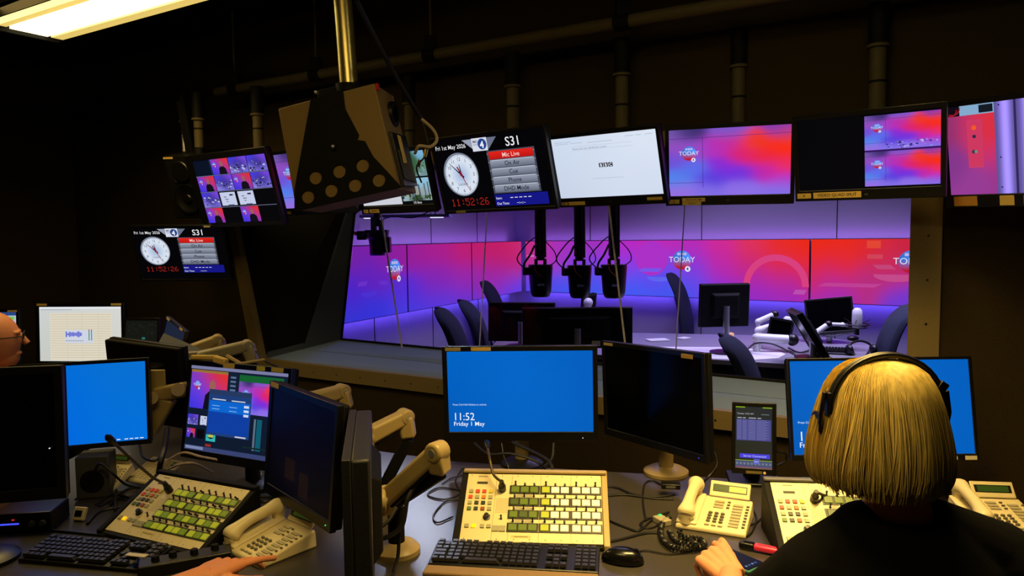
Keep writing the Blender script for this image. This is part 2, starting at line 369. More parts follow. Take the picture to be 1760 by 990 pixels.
def clock_picture(d):
    d.rect(0, 0, 100, d.H, (3, 3, 6))
    d.text('Fri 1st May 2026', 1, 7.6, 4.4, (225, 225, 230), bold=.004)
    d.poly([(28, 2), (38, 10), (52, 10), (60, 2)], (150, 156, 176)); d.poly([(50, 2), (60, 2), (52, 10), (50, 10)], (104, 112, 134))
    d.rect(37, 1.6, 51, 11.2, (214, 218, 232)); d.disc(46.3, 6.3, 4, (36, 66, 140)); d.text('4', 46.1, 9.1, 7, (235, 238, 250), 'CENTER', .03)
    d.text('BBC', 38, 4.9, 2.4, (40, 40, 50), bold=.03); d.text('RADIO', 38, 7.0, 1.9, (90, 95, 110))
    d.text('S31', 67, 9.6, 9.2, (235, 235, 240), bold=.006)
    cx, cy, R = 21.5, 27.5, 16
    d.disc(cx-.4, cy-.3, R+.6, (120, 128, 148), 56)
    f = lambda x, y: tuple(a*(1-t)+b*t for a, b in zip(lin((150, 178, 216)), lin((216, 226, 240))) for t in [min(1, hypot(x-cx, y-cy)/R*1.5)])
    # face as rings of graded colour
    d.k += 1; n = 48; vs = [d.P(cx, cy)]; cs = [f(cx, cy)]
    for j in range(1, 7):
        for i in range(n):
            x, y = cx+(R-.6)*j/6*cos(2*pi*i/n), cy+(R-.6)*j/6*sin(2*pi*i/n); vs.append(d.P(x, y)); cs.append(f(x, y))
    b = len(d.b.v); d.b.v += vs
    for i in range(n):
        q = (0, 1+(i+1) % n, 1+i); d.b.f.append(tuple(b+w for w in q)); d.b.c.append([cs[w] for w in q])
    for j in range(5):
        for i in range(n):
            q = (1+j*n+i, 1+j*n+(i+1) % n, 1+(j+1)*n+(i+1) % n, 1+(j+1)*n+i); d.b.f.append(tuple(b+w for w in q)); d.b.c.append([cs[w] for w in q])
    for k in range(60):
        a = 2*pi*k/60; d.disc(cx+(R-1.4)*sin(a), cy-(R-1.4)*cos(a), .28 if k % 5 else .4, (30, 34, 50), 6, up=(k == 0))
    for k in range(1, 13):
        a = 2*pi*k/12; d.text(str(k), cx+(R-4)*sin(a), cy-(R-4)*cos(a)+1.3, 3.7, (30, 34, 50), 'CENTER', up=(k == 1))
    d.text('London', cx, cy+8, 3, (80, 90, 120), 'CENTER')
    a = radians(356); d.line(cx-1*sin(a), cy+1*cos(a), cx+8*sin(a), cy-8*cos(a), 1.6, (30, 30, 50), .5)
    a = radians(314); d.line(cx-3*sin(a), cy+3*cos(a), cx+13.6*sin(a), cy-13.6*cos(a), 1.4, (16, 16, 36), .4)
    a = radians(156); d.line(cx-7*sin(a), cy+7*cos(a), cx+14*sin(a), cy-14*cos(a), 1.3, (150, 20, 36), .35); d.disc(cx, cy, 1.2, (140, 20, 36))
    x = 6.5
    for ch in '11:52:26':
        d.k += (x == 6.5)
        for r_, row in enumerate(DIG[ch]):
            for c_, v in enumerate(row):
                if v == '1': d.rect(x+c_*.78, 45.8+r_*.82, x+c_*.78+.56, 46.4+r_*.82, (196, 40, 30), up=False)
        x += 4.3 if ch == ':' else 4.8
    d.rect(49, 11.8, 91, 43.6, (66, 70, 84))
    for i, t in enumerate(['Mic Live', 'On Air', 'Cue', 'Phone', 'DHD Mode']):
        y = 12.6+i*6.15; c0, c1 = ((225, 36, 28), (190, 20, 16)) if i == 0 else ((150, 158, 176), (98, 106, 124))
        d.grid(50.5, y, 89.5, y+5.6, lambda X, Y, y=y, c0=c0, c1=c1: tuple(p*(1-(Y-y)/5.6)+q*(Y-y)/5.6 for p, q in zip(lin(c0), lin(c1))), 2, 3)
        if i: d.rect(52, y+.1, 88, y+.6, (190, 196, 210))
        d.text(t, 70, y+4.5, 4.6, (245, 200, 196) if i == 0 else (22, 24, 34), 'CENTER', bold=.006)
        for xx in (49.4, 90.2): d.disc(xx, y+1.5, .3, (200, 205, 215), 6)
    d.rect(49, 44.2, 96, 53, (20, 22, 132))
    d.text('Item:', 50, 47.9, 2.7, (235, 235, 245)); d.text('Out Time:', 50, 52.0, 2.7, (235, 235, 245))
    for i in range(5): d.rect(63+i*4, 46.8, 65.6+i*4, 47.3, (235, 235, 245), up=(i == 0))
    d.text('--:--:--', 68, 51.9, 3.2, (235, 235, 245))

# ------------------------------------------------------------------ monitors
def stickers(root, w, h, items, y):
    for (cx, cz, sw, sh, txt, col) in items:
        d = Disp(sw, sh, y, .0002, cx, cz); d.rect(0, 0, 100, d.H, col)
        if txt: d.text(txt, 50, d.H*.72, min(d.H*.75, 150/max(1, len(txt))), (34, 28, 16), 'CENTER', .01)
        d.build('label_sticker', root, M_PRINT)
        MB().box((cx, y+.0006, cz), (sw, .0008, sh)).build('sticker_backing', YEL, root)
def monitor(name, label, M, w, h, pic=None, bez=(.016, .016, .016, .016), th=.032, cat='monitor', glass=None, stick=(), logo=None, frame=BLACK, group=None, hump=True, led=None):
    """bez = left, right, top, bottom bezel widths"""
    root = thing(name, label, cat, M, group); l, r, t, b = bez
    iw, ih = w-l-r, h-t-b; cx = (l-r)/2; cz = (b-t)/2
    m = MB()   # bezel ring
    o = [(-w/2, -h/2), (w/2, -h/2), (w/2, h/2), (-w/2, h/2)]; i = [(cx-iw/2, cz-ih/2), (cx+iw/2, cz-ih/2), (cx+iw/2, cz+ih/2), (cx-iw/2, cz+ih/2)]
    vs = [(p[0], -.006, p[1]) for p in o]+[(p[0], -.004, p[1]) for p in i]+[(p[0], .012, p[1]) for p in o]+[(p[0], .012, p[1]) for p in i]
    fs = []
    for k in range(4):
        q = (k+1) % 4; fs += [(k, q, q+4, k+4), (k+8, k+12, q+12, q+8), (k, k+8, q+8, q), (k+4, q+4, q+12, k+12)]
    m.add(vs, fs).build('bezel', frame, root, bevel=.0018)
    m = MB(); m.box((0, th/2+.006, 0), (w-.004, th-.01, h-.004))
    m.build('rear_housing', BLACKM if frame is BLACK else frame, root, bevel=.006)
    if hump:
        m = MB(); a, c = w*.30, h*.30; y0, y1 = th, th+.022
        m.add([(-a, y0, -c), (a, y0, -c), (a, y0, c), (-a, y0, c), (-a*.8, y1, -c*.8), (a*.8, y1, -c*.8), (a*.8, y1, c*.8), (-a*.8, y1, c*.8)],
              [(0, 1, 2, 3), (4, 7, 6, 5), (0, 4, 5, 1), (1, 5, 6, 2), (2, 6, 7, 3), (3, 7, 4, 0)]).build('mount_plate', BLACKM, root, bevel=.004)
    g = MB(); g.box((cx, .0015, cz), (iw, .003, ih)); g.build('screen_panel', glass or GLOSS, root, smooth=False)
    if pic:
        d = Disp(iw, ih, -.0004, .00003, cx, cz); pic(d); d.build('picture', root)
    stickers(root, w, h, stick, -.0068)
    if logo:
        d = Disp(.05, .012, -.0064, .0001, 0, -h/2+b*.5); d.text(logo, 50, 18, 16, (110, 110, 116), 'CENTER', .02); d.build('maker_mark', root, M_PRINT)
    if led:
        MB().cyl((led[0], -.0068, led[1]), (led[0], -.0055, led[1]), .0016, 10).build('power_light', mat('led_'+led[2], (0, 0, 0), emit={'white': (230, 240, 255), 'blue': (70, 80, 255), 'green': (60, 255, 120)}[led[2]], estr=1.2), root)
    return root

# ================================================================== THE CONTROL ROOM SHELL
YA = -0.60                                           # the window wall runs Y = 3.33 - 0.60 X
wd_ = Vector((1, YA, 0)).normalized(); wn = Vector((-YA, 1, 0)).normalized()   # along the wall to the right; away from the camera
W0 = Vector((0, 3.33, 0)); WYAW = math.degrees(atan2(YA, 1))
def wallpt(px, py, off=0.0):
    d = ray(px, py); p0 = W0+wn*off; t = (p0-EYE).dot(wn)/d.dot(wn); return EYE+d*t
def sAlong(p): return (Vector(p)-W0).dot(wd_)
MW = Matrix(((wd_.x, wn.x, 0, W0.x), (wd_.y, wn.y, 0, W0.y), (0, 0, 1, 0), (0, 0, 0, 1)))     # wall space: x along, y away, z up
def wl(p): return MW.inverted() @ Vector(p)
sL_t, sL_b = wl(wallpt(412, 390)), wl(wallpt(452, 615)); sR = wl(wallpt(1562, 500)).x
zb = wl(wallpt(503, 622)).z; ZT = 1.93
OL = (sL_b.x+.012, sL_t.x-.085)                       # opening's left side: bottom, top
def structure(b, name, m, **k):
    o = b.build(name, m, None, **k); tag(o, kind='structure'); return o
XL, XR, CZ = -3.6, 2.9, 2.78
b = MB()
def wpoly(pts): 
    n = len(pts); b.add([MW @ Vector((p[0], y, p[1])) for y in (0, .10) for p in pts], [tuple(range(n)), tuple(range(2*n-1, n-1, -1))]+[(i, i+n, (i+1) % n+n, (i+1) % n) for i in range(n)])
zl = zb-.075; oR = sR+.0
wpoly([(XL, 0), (XR, 0), (XR, zl), (XL, zl)]); wpoly([(XL, ZT+.06), (XR, ZT+.06), (XR, CZ), (XL, CZ)])
wpoly([(XL, zl), (OL[0]-.07, zl), (OL[1]-.07, ZT+.06), (XL, ZT+.06)]); wpoly([(oR+.095, zl), (XR, zl), (XR, ZT+.06), (oR+.095, ZT+.06)])
structure(b, 'wall_window', WALLF, smooth=False)
# tan frame round the opening, with screw heads
b = MB()
def fr(pts): 
    n = len(pts); b.add([MW @ Vector((p[0], y, p[1])) for y in (-.02, .02) for p in pts], [tuple(range(n)), tuple(range(2*n-1, n-1, -1))]+[(i, i+n, (i+1) % n+n, (i+1) % n) for i in range(n)])
fr([(OL[0]-.07, zl), (oR+.095, zl), (oR+.095, zb), (OL[0]-.0, zb)])
fr([(OL[0]-.07, zl), (OL[0], zb), (OL[1], ZT), (OL[1]-.07, ZT+.06)]); fr([(OL[1]-.07, ZT+.06), (OL[1], ZT), (oR, ZT), (oR+.095, ZT+.06)]); fr([(oR, zb), (oR+.095, zb), (oR+.095, ZT+.06), (oR, ZT)])
wf = structure(b, 'window_1', FRAME, smooth=False, bevel=.002)
for i in range(17):
    x = OL[0]+.08+i*.17
    MB().cyl(MW @ Vector((x, -.0215, zb-.04)), MW @ Vector((x, -.0195, zb-.04)), .004, 10).build('screw', BLACK, wf)
for i in range(7):
    z = zb+.08+i*.15; MB().cyl(MW @ Vector((oR+.055, -.0215, z)), MW @ Vector((oR+.055, -.0195, z)), .004, 10).build('screw', BLACK, wf)
for i in range(5):
    z = zb+.1+i*.2; t = (z-zb)/(ZT-zb); x = OL[0]+(OL[1]-OL[0])*t-.035
    MB().cyl(MW @ Vector((x, -.0215, z)), MW @ Vector((x, -.0195, z)), .004, 10).build('screw', BLACK, wf)
# glass line behind the deep reveal
zs = 1.0
_dz = zs
def glassfit():
    a = atZ(588, 583, zs); c = atZ(1350, 656, zs); return a, c
gA, gB = glassfit(); s_ = 1.0
# push the glass back in keeping with the wall
gA = EYE+(gA-EYE)*1.03; gB = EYE+(gB-EYE)*1.07; zs = gA.z; gB = EYE+(gB-EYE)*((gA.z-EYE.z)/(gB.z-EYE.z))
gd = (gB-gA).normalized(); gn = Vector((-gd.y, gd.x, 0))
def gpt(px, py, off=0): d = ray(px, py); p0 = gA+gn*off; return EYE+d*((p0-EYE).dot(gn)/d.dot(gn))
gTL = gpt(613, 345); gTL2 = gA+(gTL-gA)*((ZT-gA.z)/(gTL.z-gA.z))
gR = gA+gd*((MW @ Vector((oR+.02, .5, 0))-gA).dot(gd)); 
def P3(s, z, y=0.0): return MW @ Vector((s, y, z))
# the left reveal: two dark fabric panels, the sill: two grey steps
gr1, gr2 = P3(OL[0], zb, .02), P3(OL[1], ZT, .02)
def slab(quad, th, nrm, name, m):
    b = MB(); q = [Vector(p) for p in quad]; n = Vector(nrm).normalized()*th
    b.add(q+[p+n for p in q], [(0, 1, 2, 3), (7, 6, 5, 4), (0, 4, 5, 1), (1, 5, 6, 2), (2, 6, 7, 3), (3, 7, 4, 0)])
    return structure(b, name, m, smooth=False)
out = Vector((-1, .1, 0))
def lerp(a, c, t): return a+(c-a)*t
tL = .50
slab([gr1, lerp(gr1, gA, tL-.008), lerp(gr2, gTL2, tL-.008), gr2], .02, out, 'trim_1', REVEAL)
slab([lerp(gr1, gA, tL+.008), gA, gTL2, lerp(gr2, gTL2, tL+.008)], .02, out, 'trim_2', REVEAL)
slab([gr1+out*.021, gA+out*.021, gTL2+out*.021, gr2+out*.021], .02, out, 'trim_3', BLACKM)
zd = Vector((0, 0, -1)); rR1 = P3(oR+.02, zb, .02); gRb = Vector((gR.x, gR.y, zs))
g_in = gn*.0
slab([gr1, rR1, lerp(rR1, gRb, .46), lerp(gr1, gA, .46)], .02, zd, 'trim_4', SILL)
slab([lerp(gr1, gA, .48), lerp(rR1, gRb, .48), gRb, gA], .02, zd, 'trim_5', SILL)
slab([gr1+zd*.022, rR1+zd*.022, gRb+zd*.022, gA+zd*.022], .03, zd, 'trim_6', BLACKM)
gTR = Vector((gR.x, gR.y, ZT)); rR2 = P3(oR+.02, ZT, .02)
slab([rR1, gRb, gTR, rR2], .02, (1, 0, 0), 'trim_7', REVEAL)
slab([gr2, gTL2, gTR, rR2], .02, (0, 0, 1), 'trim_8', REVEAL)
# black gasket along the glass foot and left edge
b = MB(); b.tube([gA+gn*-.006, gRb+gn*-.006], .008, 6); b.tube([gA+gn*-.006, gTL2+gn*-.006], .008, 6)
structure(b, 'trim_9', BLACKM)
# glass
gm = bpy.data.materials.new('clear_window_glass'); gm.use_nodes = True; nt = gm.node_tree; nt.nodes.clear()
ou = nt.nodes.new('ShaderNodeOutputMaterial'); mx = nt.nodes.new('ShaderNodeMixShader'); tr = nt.nodes.new('ShaderNodeBsdfTransparent'); gl = nt.nodes.new('ShaderNodeBsdfGlossy')
gl.inputs['Roughness'].default_value = .02; lw = nt.nodes.new('ShaderNodeFresnel'); lw.inputs[0].default_value = 1.25
tr.inputs[0].default_value = (.98, .98, 1, 1)
nt.links.new(lw.outputs[0], mx.inputs[0]); nt.links.new(tr.outputs[0], mx.inputs[1]); nt.links.new(gl.outputs[0], mx.inputs[2]); nt.links.new(mx.outputs[0], ou.inputs[0])
def pane(quad, name):
    b = MB(); q = [Vector(p) for p in quad]; b.add(q+[p+gn*.01 for p in q], [(0, 1, 2, 3), (7, 6, 5, 4), (0, 4, 5, 1), (1, 5, 6, 2), (2, 6, 7, 3), (3, 7, 4, 0)])
    return structure(b, name, gm, smooth=False)
pane([gA, gRb, gTR, gTL2], 'window_2')
# slim pale rods stand in for thin reflections on the window glass
REFLINE = mat('glass_reflection_line', (235, 225, 240), .7)
k = 10
for (x0, y0, x1, y1, r) in ((652, 350, 697, 636, .0052), (1046, 350, 1075, 596, .0048)):
    b = MB(); b.tube([gpt(x0, y0, -.03), gpt(x1, y1, -.03)], r, 6); structure(b, 'trim_%d' % k, REFLINE); k += 1
for (x0, y0, x1, y1, r) in ((838, 350, 824, 600, .0038), (1177, 350, 1161, 612, .0028)):
    b = MB(); b.tube([gpt(x0, y0, .03), gpt(x1, y1, .03)], r, 6); structure(b, 'trim_%d' % k, REFLINE); k += 1
# left wall, rear and right walls, ceiling, floor
cL = P3(XL, 0, 0); cR = P3(XR, 0, 0)
def wallbox(a, c, z0, z1, th, name, m):
    a, c = Vector(a), Vector(c); d = (c-a).normalized(); n = Vector((-d.y, d.x, 0))*th
    b = MB(); v = [Vector((p.x, p.y, z)) for z in (z0, z1) for p in (a, c, c+n, a+n)]
    b.add(v, [(0, 1, 2, 3), (7, 6, 5, 4), (0, 4, 5, 1), (1, 5, 6, 2), (2, 6, 7, 3), (3, 7, 4, 0)]); return structure(b, name, m, smooth=False)
lA = cL-wn*6.0; rA = cR-wn*4.6
wallbox(lA, cL, 0, CZ, .1, 'wall_left', WALLF); wallbox(cR, rA, 0, CZ, .1, 'wall_right', WALLF); wallbox(rA, lA, 0, CZ, .1, 'wall_back', WALLF)
b = MB(); b.add([(p.x, p.y, z) for z in (-.1, 0) for p in (lA, rA, cR+wn*.1, cL+wn*.1)], [(0, 1, 2, 3), (7, 6, 5, 4), (0, 4, 5, 1), (1, 5, 6, 2), (2, 6, 7, 3), (3, 7, 4, 0)]); structure(b, 'floor', CARPET, smooth=False)
b = MB(); b.add([(p.x, p.y, z) for z in (CZ, CZ+.1) for p in (lA, rA, cR+wn*.1, cL+wn*.1)], [(0, 1, 2, 3), (7, 6, 5, 4), (0, 4, 5, 1), (1, 5, 6, 2), (2, 6, 7, 3), (3, 7, 4, 0)]); structure(b, 'ceiling', CEILM, smooth=False)

# ================================================================== THE STUDIO BEHIND THE GLASS
cn = atY(899, 501, 7.6); zB = cn.z; zTp = atY(899, 414, 7.6).z
bR = atZ(1562, 527, zB); lL = atZ(592, 557, zB)
dB = Vector((bR.x-cn.x, bR.y-cn.y, 0)).normalized(); dLf = Vector((lL.x-cn.x, lL.y-cn.y, 0)).normalized()
nB = Vector((dB.y, -dB.x, 0)); nL = Vector((-dLf.y, dLf.x, 0))     # towards the studio's inside
if nB.y > 0: nB = -nB
if nL.x < 0: nL = -nL
c0 = Vector((cn.x, cn.y, 0))
off = .16
def ix(a, da, c, dc):
    den = da.x*dc.y-da.y*dc.x; t = ((c.x-a.x)*dc.y-(c.y-a.y)*dc.x)/den; return a+da*t
wc = ix(c0-nB*off, dB, c0-nL*off, dLf)
bEnd = wc+dB*6.0; lEnd = wc+dLf*3.12
SZ = 3.0
def sw(a, c, name):
    d = (c-a).normalized(); return d
def wallbox2(a, c, inn, name, m):
    a, c = Vector(a), Vector(c); n = -inn*.1
    b = MB(); v = [Vector((p.x, p.y, z)) for z in (0, SZ) for p in (a, c, c+n, a+n)]
    b.add(v, [(0, 1, 2, 3), (7, 6, 5, 4), (0, 4, 5, 1), (1, 5, 6, 2), (2, 6, 7, 3), (3, 7, 4, 0)]); return structure(b, name, m, smooth=False)
wallbox2(wc, bEnd, nB, 'wall_studio_back', STW); wallbox2(lEnd, wc, nL, 'wall_studio_left', STW)
srt = P3(XR, 0, .75)
wallbox2(bEnd, srt, Vector((-1, -.2, 0)).normalized(), 'wall_studio_right', STW)
fl = [lEnd, wc, bEnd, srt, P3(OL[0]-.4, 0, .75)]
for z0, z1, nm, m in ((-.1, 0, 'floor_studio', CARPET), (SZ, SZ+.1, 'ceiling_studio', CEILM)):
    b = MB(); n = len(fl); b.add([(p.x, p.y, z) for z in (z0, z1) for p in fl], [tuple(range(n)), tuple(range(2*n-1, n-1, -1))]+[(i, i+n, (i+1) % n+n, (i+1) % n) for i in range(n)]); structure(b, nm, m, smooth=False)
# panel seams in the upholstered walls
for (base, dd, nn, xs) in ((wc, dB, nB, (.9, 2.05, 3.2, 4.35)), (wc, dLf, nL, (.9, 1.75, 2.6))):
    for x in xs:
        p = base+dd*x+nn*.001; b = MB(); b.box(p+Vector((0, 0, 1.5)), (.006, .004, 2.98), Matrix.Rotation(atan2(dd.y, dd.x), 3, 'Z')); structure(b, 'trim_%d' % k, BLACKM, smooth=False); k += 1
# video wall
CP = [(605, 440, (122, 34, 165)), (600, 500, (78, 38, 205)), (595, 552, (56, 54, 215)), (640, 470, (100, 36, 190)), (640, 540, (56, 52, 218)), (665, 432, (140, 30, 160)), (700, 435, (155, 30, 150)), (700, 500, (85, 46, 215)), (700, 545, (68, 62, 225)), (750, 432, (172, 30, 140)), (750, 480, (130, 38, 180)), (755, 525, (88, 56, 218)),
      (800, 430, (192, 30, 108)), (800, 480, (155, 38, 165)), (800, 518, (98, 54, 215)), (850, 430, (198, 28, 95)), (850, 480, (150, 40, 165)), (880, 430, (196, 30, 90)), (870, 460, (180, 34, 120)), (880, 498, (80, 62, 235)),
      (905, 422, (215, 50, 110)), (925, 430, (180, 52, 170)), (960, 430, (170, 50, 190)), (930, 495, (78, 78, 235)), (1000, 425, (170, 45, 180)), (1000, 455, (110, 70, 230)), (1000, 490, (62, 88, 240)), (1070, 422, (190, 40, 190)), (1070, 455, (130, 60, 235)), (1080, 495, (66, 92, 245)), (1120, 425, (200, 40, 180)), (1130, 465, (100, 72, 240)), (1150, 500, (66, 90, 240)),
      (1180, 422, (190, 42, 180)), (1190, 460, (130, 60, 220)), (1190, 498, (80, 80, 238)), (1240, 422, (212, 42, 150)), (1240, 460, (190, 42, 170)), (1240, 502, (130, 50, 215)), (1290, 420, (228, 52, 85)), (1290, 460, (205, 40, 120)), (1300, 490, (170, 42, 180)), (1340, 425, (238, 45, 32)), (1335, 460, (226, 44, 70)), (1300, 510, (140, 46, 205)), (1350, 510, (150, 44, 200)), (1350, 485, (190, 40, 140)),
      (1400, 420, (242, 42, 18)), (1385, 450, (238, 42, 28)), (1450, 430, (240, 44, 20)), (1445, 455, (225, 40, 60)), (1500, 425, (228, 40, 36)), (1520, 445, (205, 45, 80)), (1560, 430, (205, 36, 60)), (1400, 475, (210, 40, 95)), (1430, 490, (190, 44, 140)), (1430, 512, (150, 46, 195)), (1490, 485, (185, 46, 130)), (1540, 470, (196, 44, 110)), (1550, 515, (108, 58, 212)), (1620, 430, (170, 40, 120)), (1620, 510, (90, 60, 220)), (1800, 450, (90, 50, 200))]
gcp = idw(CP, 21)
def sOn(px, base, dd, nn):      # distance along a studio wall of an image column
    d = ray(px, 470); t = (base-EYE).dot(nn)/d.dot(nn); p = EYE+d*t; return (p-base).dot(dd)
h_led = zTp-zB
def led_panel(base, dd, nn, s0, s1, label, extra=None):
    """panel between s0 and s1 along the wall"""
    left, right = (s0, s1) if dd.x > 0 else (s1, s0)       # as seen from inside: dd of the left wall points away from the corner
    cpt = base+dd*((s0+s1)/2)+Vector((0, 0, (zTp+zB)/2)); xa = dd if dd.x > 0 else -dd
    M = Matrix(((xa.x, -nn.x, 0, cpt.x), (xa.y, -nn.y, 0, cpt.y), (0, 0, 1, cpt.z), (0, 0, 0, 1)))
    root = thing('video_wall_panel', label, 'screen', M, None); w = abs(s1-s0)-.008
    MB().box((0, .03, 0), (w, .05, h_led)).build('panel_housing', BLACK, root, bevel=.003)
    d = Disp(w-.008, h_led-.012, .0, .0008)
    def f(x, y): return gcp(*proj(M @ Vector(d.P(x, y))))
    d.grid(0, 0, 100, d.H, f, max(8, int(w*22)), 16)
    if extra: extra(d, M, w-.008)
    d.build('picture', root)
    sc = Disp
    MB().box((0, .095, h_led/2-.012), (w, .03, .008)).build('strip_light', COVE, root)
    MB().box((0, .10, -h_led/2+.012), (w, .04, .008)).build('strip_light', COVEB, root)
    return root
def loc2(M, d, px, py):
    """design coordinates on panel of an image point"""
    n = (M.to_3x3() @ Vector((0, 1, 0))); p0 = M.translation; dr = ray(px, py); p = EYE+dr*((p0-EYE).dot(n)/dr.dot(n)); q = M.inverted() @ p
    return (q.x+d.w/2)/d.w*100, (d.h/2-q.z)/d.w*100
def tint(c, k): return tuple(min(255, v+k) for v in c)
def deco(items):
    def ex(d, M, w):
        U = 100/d.w
        for it in items:
            x, y = loc2(M, d, it[1], it[2])
            if it[0] == 'logo': today_logo(d, x, y, it[3]*U)
            if it[0] == 'ring': d.ring(x, y, it[3]*U, it[4]*U, it[5], it[6], it[7])
            if it[0] == 'bar':
                a, c = it[3]*U/2, it[4]*U/2; sk = it[6]*U if len(it) > 6 else 0; d.poly([(x-a+sk, y-c), (x-a-sk, y+c), (x+a-sk, y+c), (x+a+sk, y-c)], it[5])
            if it[0] == 'bowl':
                r = it[3]*U; d.poly([(x-r, y)]+[(x-r*cos(pi*k/12), y+r*.36*sin(pi*k/12)) for k in range(1, 12)]+[(x+r, y)], it[4])
    return ex
b0 = Vector((cn.x, cn.y, 0))
sl = [sOn(p, b0, dLf, nL) for p in (899, 811, 700)]; sb = [sOn(p, b0, dB, nB) for p in (899, 1058, 1392)]
led_panel(b0, dLf, nL, sl[2]+.0, sl[2]+1.02, 'blue and purple video wall panel with logo nearest the left reveal', deco([('logo', 678, 463, .070), ('bar', 622, 488, .10, .03, (110, 50, 205), .01), ('bar', 658, 486, .10, .03, (105, 48, 205), -.012), ('bowl', 633, 502, .10, (78, 50, 215))]))
led_panel(b0, dLf, nL, sl[1], sl[2], 'plain purple to crimson video wall panel right of the blue logo panel')
led_panel(b0, dLf, nL, .03, sl[1], 'narrow crimson video wall panel on the side wall by the corner')
led_panel(b0, dB, nB, .03, sb[1], 'pink to blue video wall panel behind the first two hanging cameras', deco([('bar', 912, 440, .09, .02, (205, 110, 190)), ('bar', 912, 462, .09, .02, (150, 100, 210))]))
led_panel(b0, dB, nB, sb[1], sb[2], 'wide magenta video wall panel with logo and pale arc', deco([('logo', 1172, 447, .078), ('ring', 1333, 492, .27, .055, (222, 66, 128), 180, 360), ('ring', 1120, 444, .16, .16, (176, 50, 200), 0, 360), ('bar', 1118, 464, .2, .035, (120, 88, 236), .02), ('bowl', 1133, 476, .12, (96, 104, 240)), ('bar', 1375, 502, .09, .04, (190, 80, 175), .01)]))
led_panel(b0, dB, nB, sb[2], sb[2]+(sb[2]-sb[1])*.78, 'red video wall panel with logo at the right jamb', deco([('logo', 1566, 450, .078), ('bar', 1502, 420, .10, .06, (232, 72, 52)), ('bar', 1504, 441, .11, .035, (214, 70, 90)), ('bar', 1520, 459, .13, .035, (200, 72, 120), -.02), ('bowl', 1540, 472, .16, (200, 76, 140)), ('bar', 1460, 490, .42, .03, (196, 66, 150), .03)]))

# ================================================================== HANGING MONITORS
PW = (214, 182, 98)
def clockscreen(d): clock_picture(d)
def two(d):   # split view: upper and lower studio views on the right half
    d.rect(0, 0, 100, d.H, (4, 4, 8)); wall_view(d, 49, 1.5, 99.5, d.H*.485, 1); d.rect(49, d.H*.485, 99.5, d.H*.51, (50, 20, 90)); wall_view(d, 49, d.H*.51, 99.5, d.H*.975)
def full(d): d.rect(0, 0, 100, d.H, (10, 8, 20)); wall_view(d, 0, 0, 100, d.H)
def white(d):
    g = idw([(0, 0, (206, 220, 240)), (100, 0, (222, 232, 246)), (0, 60, (196, 206, 228)), (100, 60, (205, 216, 238)), (50, 30, (212, 222, 240))], 30)
    d.grid(0, 0, 100, d.H, g, 8, 6)
    for x, y, w in ((3, 3.5, 9), (13, 3.5, 7), (3, 5, 14), (19, 5, 12), (72, 3.2, 8), (82, 3.2, 5), (90, 3.2, 7), (36, 5.5, 24)): d.rect(x, y, x+w, y+.35, (160, 170, 190))
    d.rect(20, 8.2, 78, 8.4, (176, 186, 206)); d.rect(20, 11.4, 78, 11.6, (176, 186, 206)); d.text('Please enter your identification number', 20.6, 10.9, 2.1, (120, 128, 150))
    for i in range(3): d.rect(44+i*4.6, 24, 48+i*4.6, 27.6, (20, 20, 24), up=(i == 0))
    for i, c in enumerate('BBC'): d.text(c, 46+i*4.6, 27.1, 3.6, (225, 232, 244), 'CENTER', .03, up=(i == 0))
    for i in range(24): d.rect(36+i*1.25, 37, 36.8+i*1.25, 37.4, (166, 174, 196), up=(i == 0))
def quad_city(d):
    d.rect(0, 0, 100, d.H, (8, 9, 12)); H = d.H
    d.rect(1, H*.52, 58, H-1, (205, 208, 216)); d.rect(1, 1, 58, H*.48, (40, 60, 90))
    g = idw([(60, 0, (96, 160, 205)), (100, 0, (120, 175, 210)), (60, 14, (70, 120, 90)), (80, 16, (52, 92, 58)), (100, 18, (90, 130, 110)), (70, 26, (170, 160, 120)), (95, 28, (120, 150, 160))], 5)
    d.grid(60, 1, 99, H*.48, g, 14, 10); random.seed(5)
    for i in range(40): d.disc(random.uniform(62, 97), random.uniform(11, 24), random.uniform(.5, 1.6), random.choice([(60, 100, 66), (200, 190, 150), (150, 180, 190), (40, 70, 44)]), 7, up=(i == 0))
    g2 = idw([(60, 30, (120, 170, 205)), (100, 30, (140, 190, 215)), (60, 42, (150, 175, 180)), (100, 44, (150, 170, 170)), (80, 56, (40, 60, 36))], 6)
    d.grid(60, H*.51, 99, H*.93, g2, 12, 10)
    for i in range(15):
        x = 61+i*2.5; t = random.uniform(H*.58, H*.74); d.rect(x, t, x+random.uniform(1.2, 2.3), H*.84, random.choice([(90, 110, 130), (150, 160, 160), (60, 80, 100), (170, 160, 140)]), up=(i == 0))
    for i in range(30): d.disc(random.uniform(61, 98), random.uniform(H*.82, H*.90), random.uniform(.8, 1.6), random.choice([(30, 50, 26), (50, 76, 40)]), 7, up=(i == 0))
    d.text('US Beta', 79, H*.985, 3.4, (220, 220, 225), 'CENTER')
def multiview(d):
    H = d.H; d.rect(0, 0, 100, H, (3, 3, 6)); K = [[4, 0, 1, 1], [0, 1, 0, 1], [1, 2, 2, 3], [0, 3, 0, 3]]
    d.up()
    for r in range(4):
        for c in range(4):
            presenter(d, c*25+.4, r*H/4+.4, c*25+24.6, (r+1)*H/4-.5, K[r][c])
    for r in range(1, 4): d.rect(0, r*H/4-.25, 100, r*H/4+.15, (120, 124, 160), up=(r == 1))
